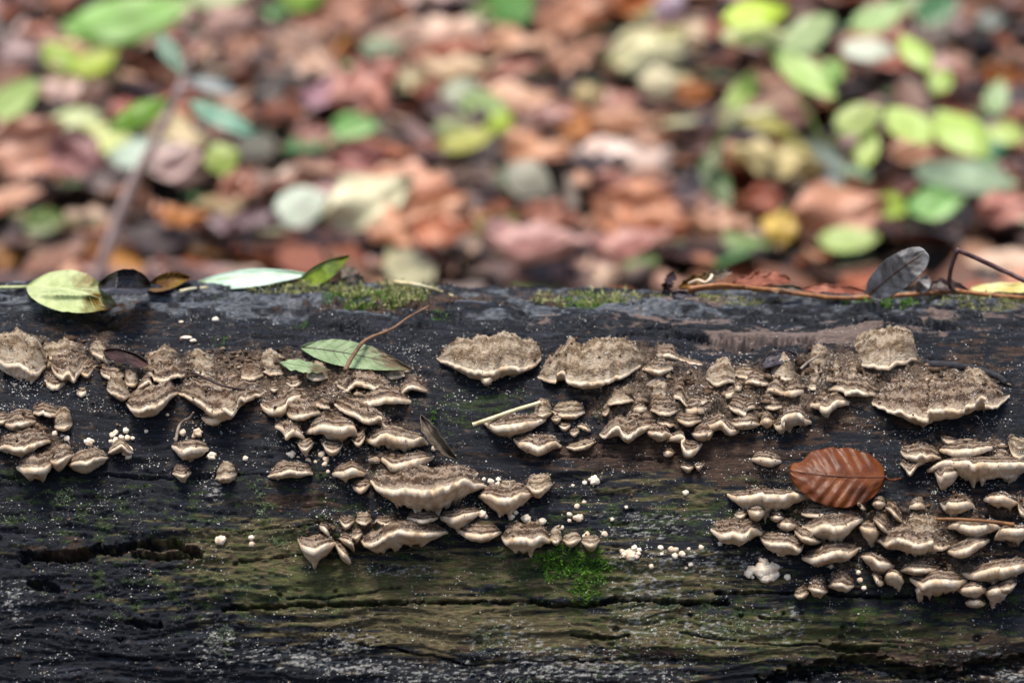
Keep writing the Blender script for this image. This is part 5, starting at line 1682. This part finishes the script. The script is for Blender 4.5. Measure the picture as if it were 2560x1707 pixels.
put([(480, 100, 400, 140, 0, (205, 170, 160)), (450, 280, 440, 170, 6, (216, 172, 146)), (560, 380, 320, 100, 8, (160, 75, 40)), (210, 400, 170, 90, 0, (112, 142, 112)), (900, 340, 300, 110, -5, (210, 150, 110)),
     (1180, 430, 260, 170, 20, (196, 136, 102)), (130, 590, 330, 260, 30, (190, 120, 100)), (340, 570, 160, 130, 0, (212, 197, 150)), (600, 530, 330, 120, 5, (215, 180, 140)), (880, 510, 220, 100, 0, (185, 115, 95)),
     (900, 625, 320, 110, -4, (216, 160, 125)), (620, 640, 200, 120, 10, (172, 192, 172)), (740, 740, 260, 150, -30, (136, 172, 110)), (800, 790, 130, 90, 30, (150, 186, 40)), (570, 820, 160, 90, 0, (122, 142, 90)),
     (640, 890, 240, 100, 20, (150, 162, 60)), (80, 815, 200, 110, 0, (105, 172, 85)), (1560, 400, 360, 210, 20, (226, 216, 160)), (1640, 560, 230, 110, 0, (220, 206, 162)), (1250, 640, 140, 90, 0, (200, 172, 112)),
     (1230, 790, 220, 100, 12, (176, 96, 16)), (990, 900, 300, 120, 0, (206, 140, 96)), (1420, 910, 420, 110, -2, (216, 182, 166)), (1480, 140, 240, 180, 20, (166, 80, 20)), (1660, 150, 150, 140, 60, (200, 170, 190)),
     (1180, 210, 330, 160, 10, (180, 110, 70)), (950, 1090, 230, 160, -30, (142, 152, 142)), (150, 1180, 400, 240, 25, (226, 216, 172)), (400, 1290, 440, 210, 20, (216, 152, 112)), (320, 1080, 400, 140, -8, (200, 130, 96)),
     (100, 990, 250, 130, 10, (150, 80, 70)), (1000, 1440, 460, 170, 0, (190, 136, 126)), (1520, 1260, 420, 250, -20, (200, 120, 76)), (1470, 1440, 330, 130, 15, (190, 130, 116)), (780, 1330, 220, 130, 15, (142, 122, 50)),
     (1060, 1300, 260, 110, -5, (170, 100, 70)), (860, 160, 240, 200, 65, (70, 140, 45)), (720, 215, 120, 80, 0, (80, 112, 20)), (1430, 800, 300, 120, 0, (190, 132, 96)), (60, 180, 200, 200, 20, (186, 120, 90)),
     (1050, 740, 200, 100, 0, (196, 142, 130)), (1350, 640, 260, 80, 0, (180, 120, 100)), (600, 760, 280, 130, -10, (84, 58, 58)), (1300, 1010, 260, 120, 0, (66, 48, 50)), (500, 1380, 300, 120, 0, (176, 92, 50)),
     (700, 1180, 220, 120, 10, (80, 55, 50)), (1400, 1110, 240, 130, -10, (150, 88, 70)), (820, 100, 160, 110, 0, (200, 150, 120))], 850, 0, 2.0105)
put([(1110, 430, 280, 160, -20, (162, 80, 56)), (800, 1250, 430, 280, 10, (192, 126, 92)), (500, 1330, 160, 150, 60, (192, 150, 40)), (1640, 1230, 260, 150, 10, (184, 110, 90)), (850, 1410, 260, 110, 5, (150, 185, 110)),
     (520, 1000, 430, 180, -6, (212, 190, 130)), (1450, 1060, 420, 150, -10, (140, 176, 152)), (1560, 930, 170, 90, 20, (60, 122, 90)), (870, 1070, 160, 80, 0, (86, 142, 112)), (1280, 1220, 250, 140, 10, (130, 196, 112)),
     (1060, 1230, 140, 110, -30, (150, 192, 50)), (330, 730, 260, 100, 5, (205, 200, 150)), (1300, 280, 240, 170, 40, (196, 170, 160)), (1620, 560, 220, 130, 0, (185, 100, 20)), (60, 640, 160, 100, 0, (175, 95, 25)),
     (60, 330, 160, 150, 60, (214, 180, 140)), (180, 300, 150, 110, 0, (180, 100, 75)), (1500, 200, 240, 140, 15, (130, 75, 45)), (1450, 830, 330, 90, 8, (72, 50, 50)), (350, 860, 240, 110, 0, (70, 55, 58)),
     (1150, 950, 200, 110, 0, (190, 132, 100)), (200, 1330, 280, 110, 0, (205, 150, 115)), (80, 60, 220, 120, 10, (215, 180, 165)), (430, 1180, 160, 130, 30, (150, 60, 25)), (930, 1160, 230, 110, -30, (165, 85, 50)),
     (80, 1130, 200, 150, 30, (92, 76, 80)), (1640, 850, 150, 100, 0, (190, 205, 130)), (1600, 90, 180, 120, 0, (140, 130, 120))], 1700, 0, 2.0105)

# fill between them
PAL = [((190, 125, 95), 5), ((205, 150, 120), 4), ((165, 90, 62), 5), ((130, 78, 60), 4), ((212, 172, 145), 3), ((92, 62, 56), 5), ((150, 80, 45), 3), ((196, 150, 140), 3), ((70, 52, 50), 4), ((214, 200, 155), 1.2),
       ((176, 112, 40), 1), ((120, 140, 80), 1.4), ((110, 160, 90), 1)]
pw = np.array([p_[1] for p_ in PAL])
pw = pw / pw.sum()
rb = random.Random(5)
cnt = 0
while cnt < 150:
    x_, y_ = rb.uniform(-120, 2680), rb.uniform(-60, 745)
    rgb = PAL[int(RNG.choice(len(PAL), p=pw))][0]
    j = rb.uniform(.88, 1.1)
    rgb = tuple(min(235, int(c_ * j * rb.uniform(.96, 1.04))) for c_ in rgb)
    w_ = rb.uniform(90, 190)
    o = bgleaf(x_, y_, w_, w_ * rb.uniform(.32, .62), rb.uniform(-50, 50), rgb, lift=-.002, k=rb.uniform(.36, .62))
    label_leaf(o, x_, y_, w_, rgb)
    cnt += 1

# litter further off and underneath: one uncounted mass
r = np.random.default_rng(77)
n = 8500
lx = np.where(np.arange(n) < 4000, r.uniform(-1.0, 1.0, n), r.uniform(-2.6, 2.6, n))
ly = np.where(np.arange(n) < 4000, r.uniform(.25, 2.4, n), np.where(r.random(n) < .75, r.uniform(.2, 4.5, n), r.uniform(-2.4, .2, n)))
bad = (np.abs(ly) < .21)
ly = np.where(bad, r.uniform(.3, 3.5, n), ly)
lz = gz(lx, ly) + .003 + .012 * r.random(n)
ang = r.random(n) * 6.283
L = r.uniform(.035, .085, n)
u = np.array([-.5, -.2, .15, .5])
hw = np.array([.04, .26, .24, .02])
base = []
for uu, hh in zip(u, hw):
    base += [(uu, -hh, .07), (uu, 0, 0), (uu, hh, .07)]
base = np.array(base)
tl = r.normal(size=(n, 2)) * .22
ca, sa_ = np.cos(ang), np.sin(ang)
bx = base[None, :, 0] * L[:, None]
by = base[None, :, 1] * L[:, None]
bz = base[None, :, 2] * L[:, None] * r.choice([-1, 1, 1], n)[:, None]
X_ = bx * ca[:, None] - by * sa_[:, None]
Y_ = bx * sa_[:, None] + by * ca[:, None]
Z_ = bz + X_ * tl[:, :1] + Y_ * (tl[:, 1:] + .1)
V = np.stack([X_ + lx[:, None], Y_ + ly[:, None], Z_ + lz[:, None] + .004], -1)
f0 = gridf(4, 3)
F = (f0[None] + (np.arange(n) * 12)[:, None, None]).reshape(-1, 4)
pc = np.array([lin(*p_[0])[:3] for p_ in PAL])
ci = RNG.choice(len(PAL), n, p=pw)
lc = pc[ci] * np.array([.9, 1.0, 1.04]) * r.uniform(.12, .85, (n, 1))
m = NT('mixed_dead_leaves')
M_MIX = m.fin(m.attr('lcol', 'Vector'), .5, None, .4)
o = mobj('leaf_litter', V.reshape(-1, 3), F, M_MIX, None, dict(lcol=np.repeat(lc, 12, 0)))
tag(o, 'brown leaf litter covering the forest floor around the log', None, None, 'stuff')


# ------------------------------------------------------------------ seedlings behind the log
M_BGSTEM = plain('grey_brown_woody_stem', lin(186, 158, 148), lin(232, 214, 206), 60, .6, .3, None, .002)
M_BGSTEMG = plain('green_stem', lin(84, 110, 50), lin(140, 160, 90), 60, .5, .3, None, .002)


def plant(name, label, foot, stems, leaves, ox, oy, sc, mat, group=None):
    P, t = ghit(*foot)
    root = empty(name, P)
    tag(root, label, 'plant', group)
    for pts, r0, r1, dz in stems:
        c = catmull([(a_, b_) for a_, b_ in pts], 30)
        d = rays(c[:, 0], c[:, 1])
        q = CAM + d * (t + np.linspace(0, dz, 30))[:, None]
        V, F = tube(q, np.linspace(r0, r1, 30) * t / FPX, 8)
        mobj('stem', V, F, mat, root)
    for i, (x_, y_, w_, h_, rot, rgb, dz) in enumerate(leaves):
        bgleaf(ox + x_ / sc, oy + y_ / sc, w_ / sc * 1.1, h_ / sc * 1.1, rot, rgb, True, t + dz, mi=None, k=random.uniform(.7, .95), parent=root)
    return root


plant('seedling', 'woody seedling with paired blue-green leaves on a slanting stem', (236, 720),
      [([(232, 722), (270, 620), (330, 460), (400, 330), (452, 215)], 15, 11, -.10), ([(452, 215), (470, 165), (490, 120)], 9, 4, -.02), ([(450, 225), (500, 212), (560, 220)], 5, 3, 0)],
      [(930, 290, 260, 95, -58, (92, 140, 124), -.12), (760, 615, 350, 130, 28, (96, 152, 10), -.14), (1165, 470, 280, 90, -14, (130, 150, 160), -.10), (1215, 630, 420, 110, -28, (110, 166, 150), -.14),
       (1210, 860, 190, 340, 20, (140, 172, 80), -.05)], 0, 0, 2.178, M_BGSTEM)
plant('seedling', 'bright green broad-leaved seedling beyond the woody seedling', (300, 250),
      [([(300, 255), (290, 160), (300, 60)], 7, 4, 0)],
      [(700, 90, 560, 240, 6, (118, 182, 80), -.03), (560, 190, 420, 160, -12, (128, 186, 92), -.02), (330, 300, 240, 130, -40, (126, 172, 42), -.05), (520, 340, 230, 140, 35, (142, 172, 20), -.06), (900, 40, 300, 120, 10, (150, 195, 120), .0)], 0, 0, 2.178, M_BGSTEMG)
plant('seedling', 'tall arching yellow-green seedling with drooping leaves near the silver-grey leaf', (2090, 520),
      [([(2090, 522), (2060, 380), (2000, 240), (1940, 120), (1890, 40)], 7, 4, -.05), ([(2060, 380), (2150, 300), (2280, 290), (2420, 320), (2520, 330)], 6, 3, -.1)],
      [(380, 60, 320, 150, 10, (172, 212, 60), -.1), (380, 170, 320, 110, 0, (182, 202, 150), -.08), (650, 160, 290, 150, 35, (140, 176, 120), .05), (1000, 90, 290, 130, 28, (140, 182, 120), .05),
       (950, 245, 250, 110, -5, (192, 216, 206), .02), (620, 380, 370, 150, -42, (160, 204, 122), -.1), (320, 450, 230, 110, 55, (150, 192, 90), -.08), (1190, 260, 220, 130, -58, (160, 202, 100), -.08),
       (900, 590, 240, 140, 20, (172, 206, 126), -.1), (1150, 640, 250, 180, -45, (166, 206, 112), -.12), (1420, 660, 300, 220, -50, (160, 202, 100), -.12), (1640, 670, 190, 100, -15, (166, 206, 112), -.12),
       (940, 740, 220, 110, 75, (160, 196, 100), -.1), (1590, 490, 190, 110, 70, (130, 166, 120), -.05), (770, 350, 130, 110, 50, (90, 150, 20), .02), (1310, 400, 150, 110, 60, (150, 190, 90), -.06)], 1700, 0, 2.0105, M_BGSTEMG)
plant('seedling', 'bent olive seedling with folded grey-green leaf', (1830, 560),
      [([(1830, 565), (1800, 430), (1810, 330), (1900, 300), (1980, 350)], 8, 5, -.05)],
      [(440, 620, 260, 80, -14, (150, 152, 60), -.06), (560, 700, 260, 70, -38, (160, 160, 80), -.06), (720, 780, 240, 90, -35, (150, 172, 166), -.06), (770, 880, 130, 90, 80, (160, 178, 180), -.06), (185, 900, 270, 120, -70, (62, 98, 40), -.05),
       (170, 780, 180, 70, 75, (80, 100, 50), -.05)], 1700, 0, 2.0105, M_BGSTEMG)
plant('seedling', 'dark green seedling with broad leaf at the far edge of the litter', (2330, 150), [([(2330, 152), (2340, 90), (2345, 20)], 6, 4, 0)],
      [(1290, 50, 210, 140, 30, (50, 122, 72), -.05), (1560, 100, 150, 90, 0, (110, 130, 130), .0), (1180, 20, 160, 90, -10, (120, 150, 110), 0)], 1700, 0, 2.0105, M_BGSTEMG)


def bgstick(label, pts, r0, r1, mat, name='fallen_stick', raise_=.012):
    q = []
    c = catmull(pts, 24)
    for a_, b_ in c:
        P, t = ghit(a_, b_)
        q.append(P + np.array([0, 0, raise_]))
    q = np.array(q)
    V, F = tube(q, np.linspace(r0, r1, 24) * 2.5 / FPX, 8, 3)
    o = mobj(name, V, F, mat, None, None, True, q[12])
    return tag(o, label, 'stick')


M_BGSTICK = plain('mossy_stick', lin(96, 92, 56), lin(150, 142, 106), 40, .7, .3, None, .002)
bgstick('pale mossy stick lying on the litter behind the woody seedling', [(-60, 570), (100, 578), (250, 592), (420, 602)], 15, 11, M_BGSTICK)
bgstick('dark branch lying in the litter near the yellow-tan leaf', [(2290, 425), (2400, 405), (2520, 395), (2620, 390)], 16, 12, M_RIB_DARK)
bgstick('grey arched dry stalk beyond the bright green seedling', [(20, 150), (60, 80), (110, 30), (150, -20)], 9, 7, M_BGSTEM)
bgstick('short upright grey stub between fallen leaves', [(1432, 560), (1430, 520), (1424, 480)], 18, 14, M_GREYWOOD, 'stub')
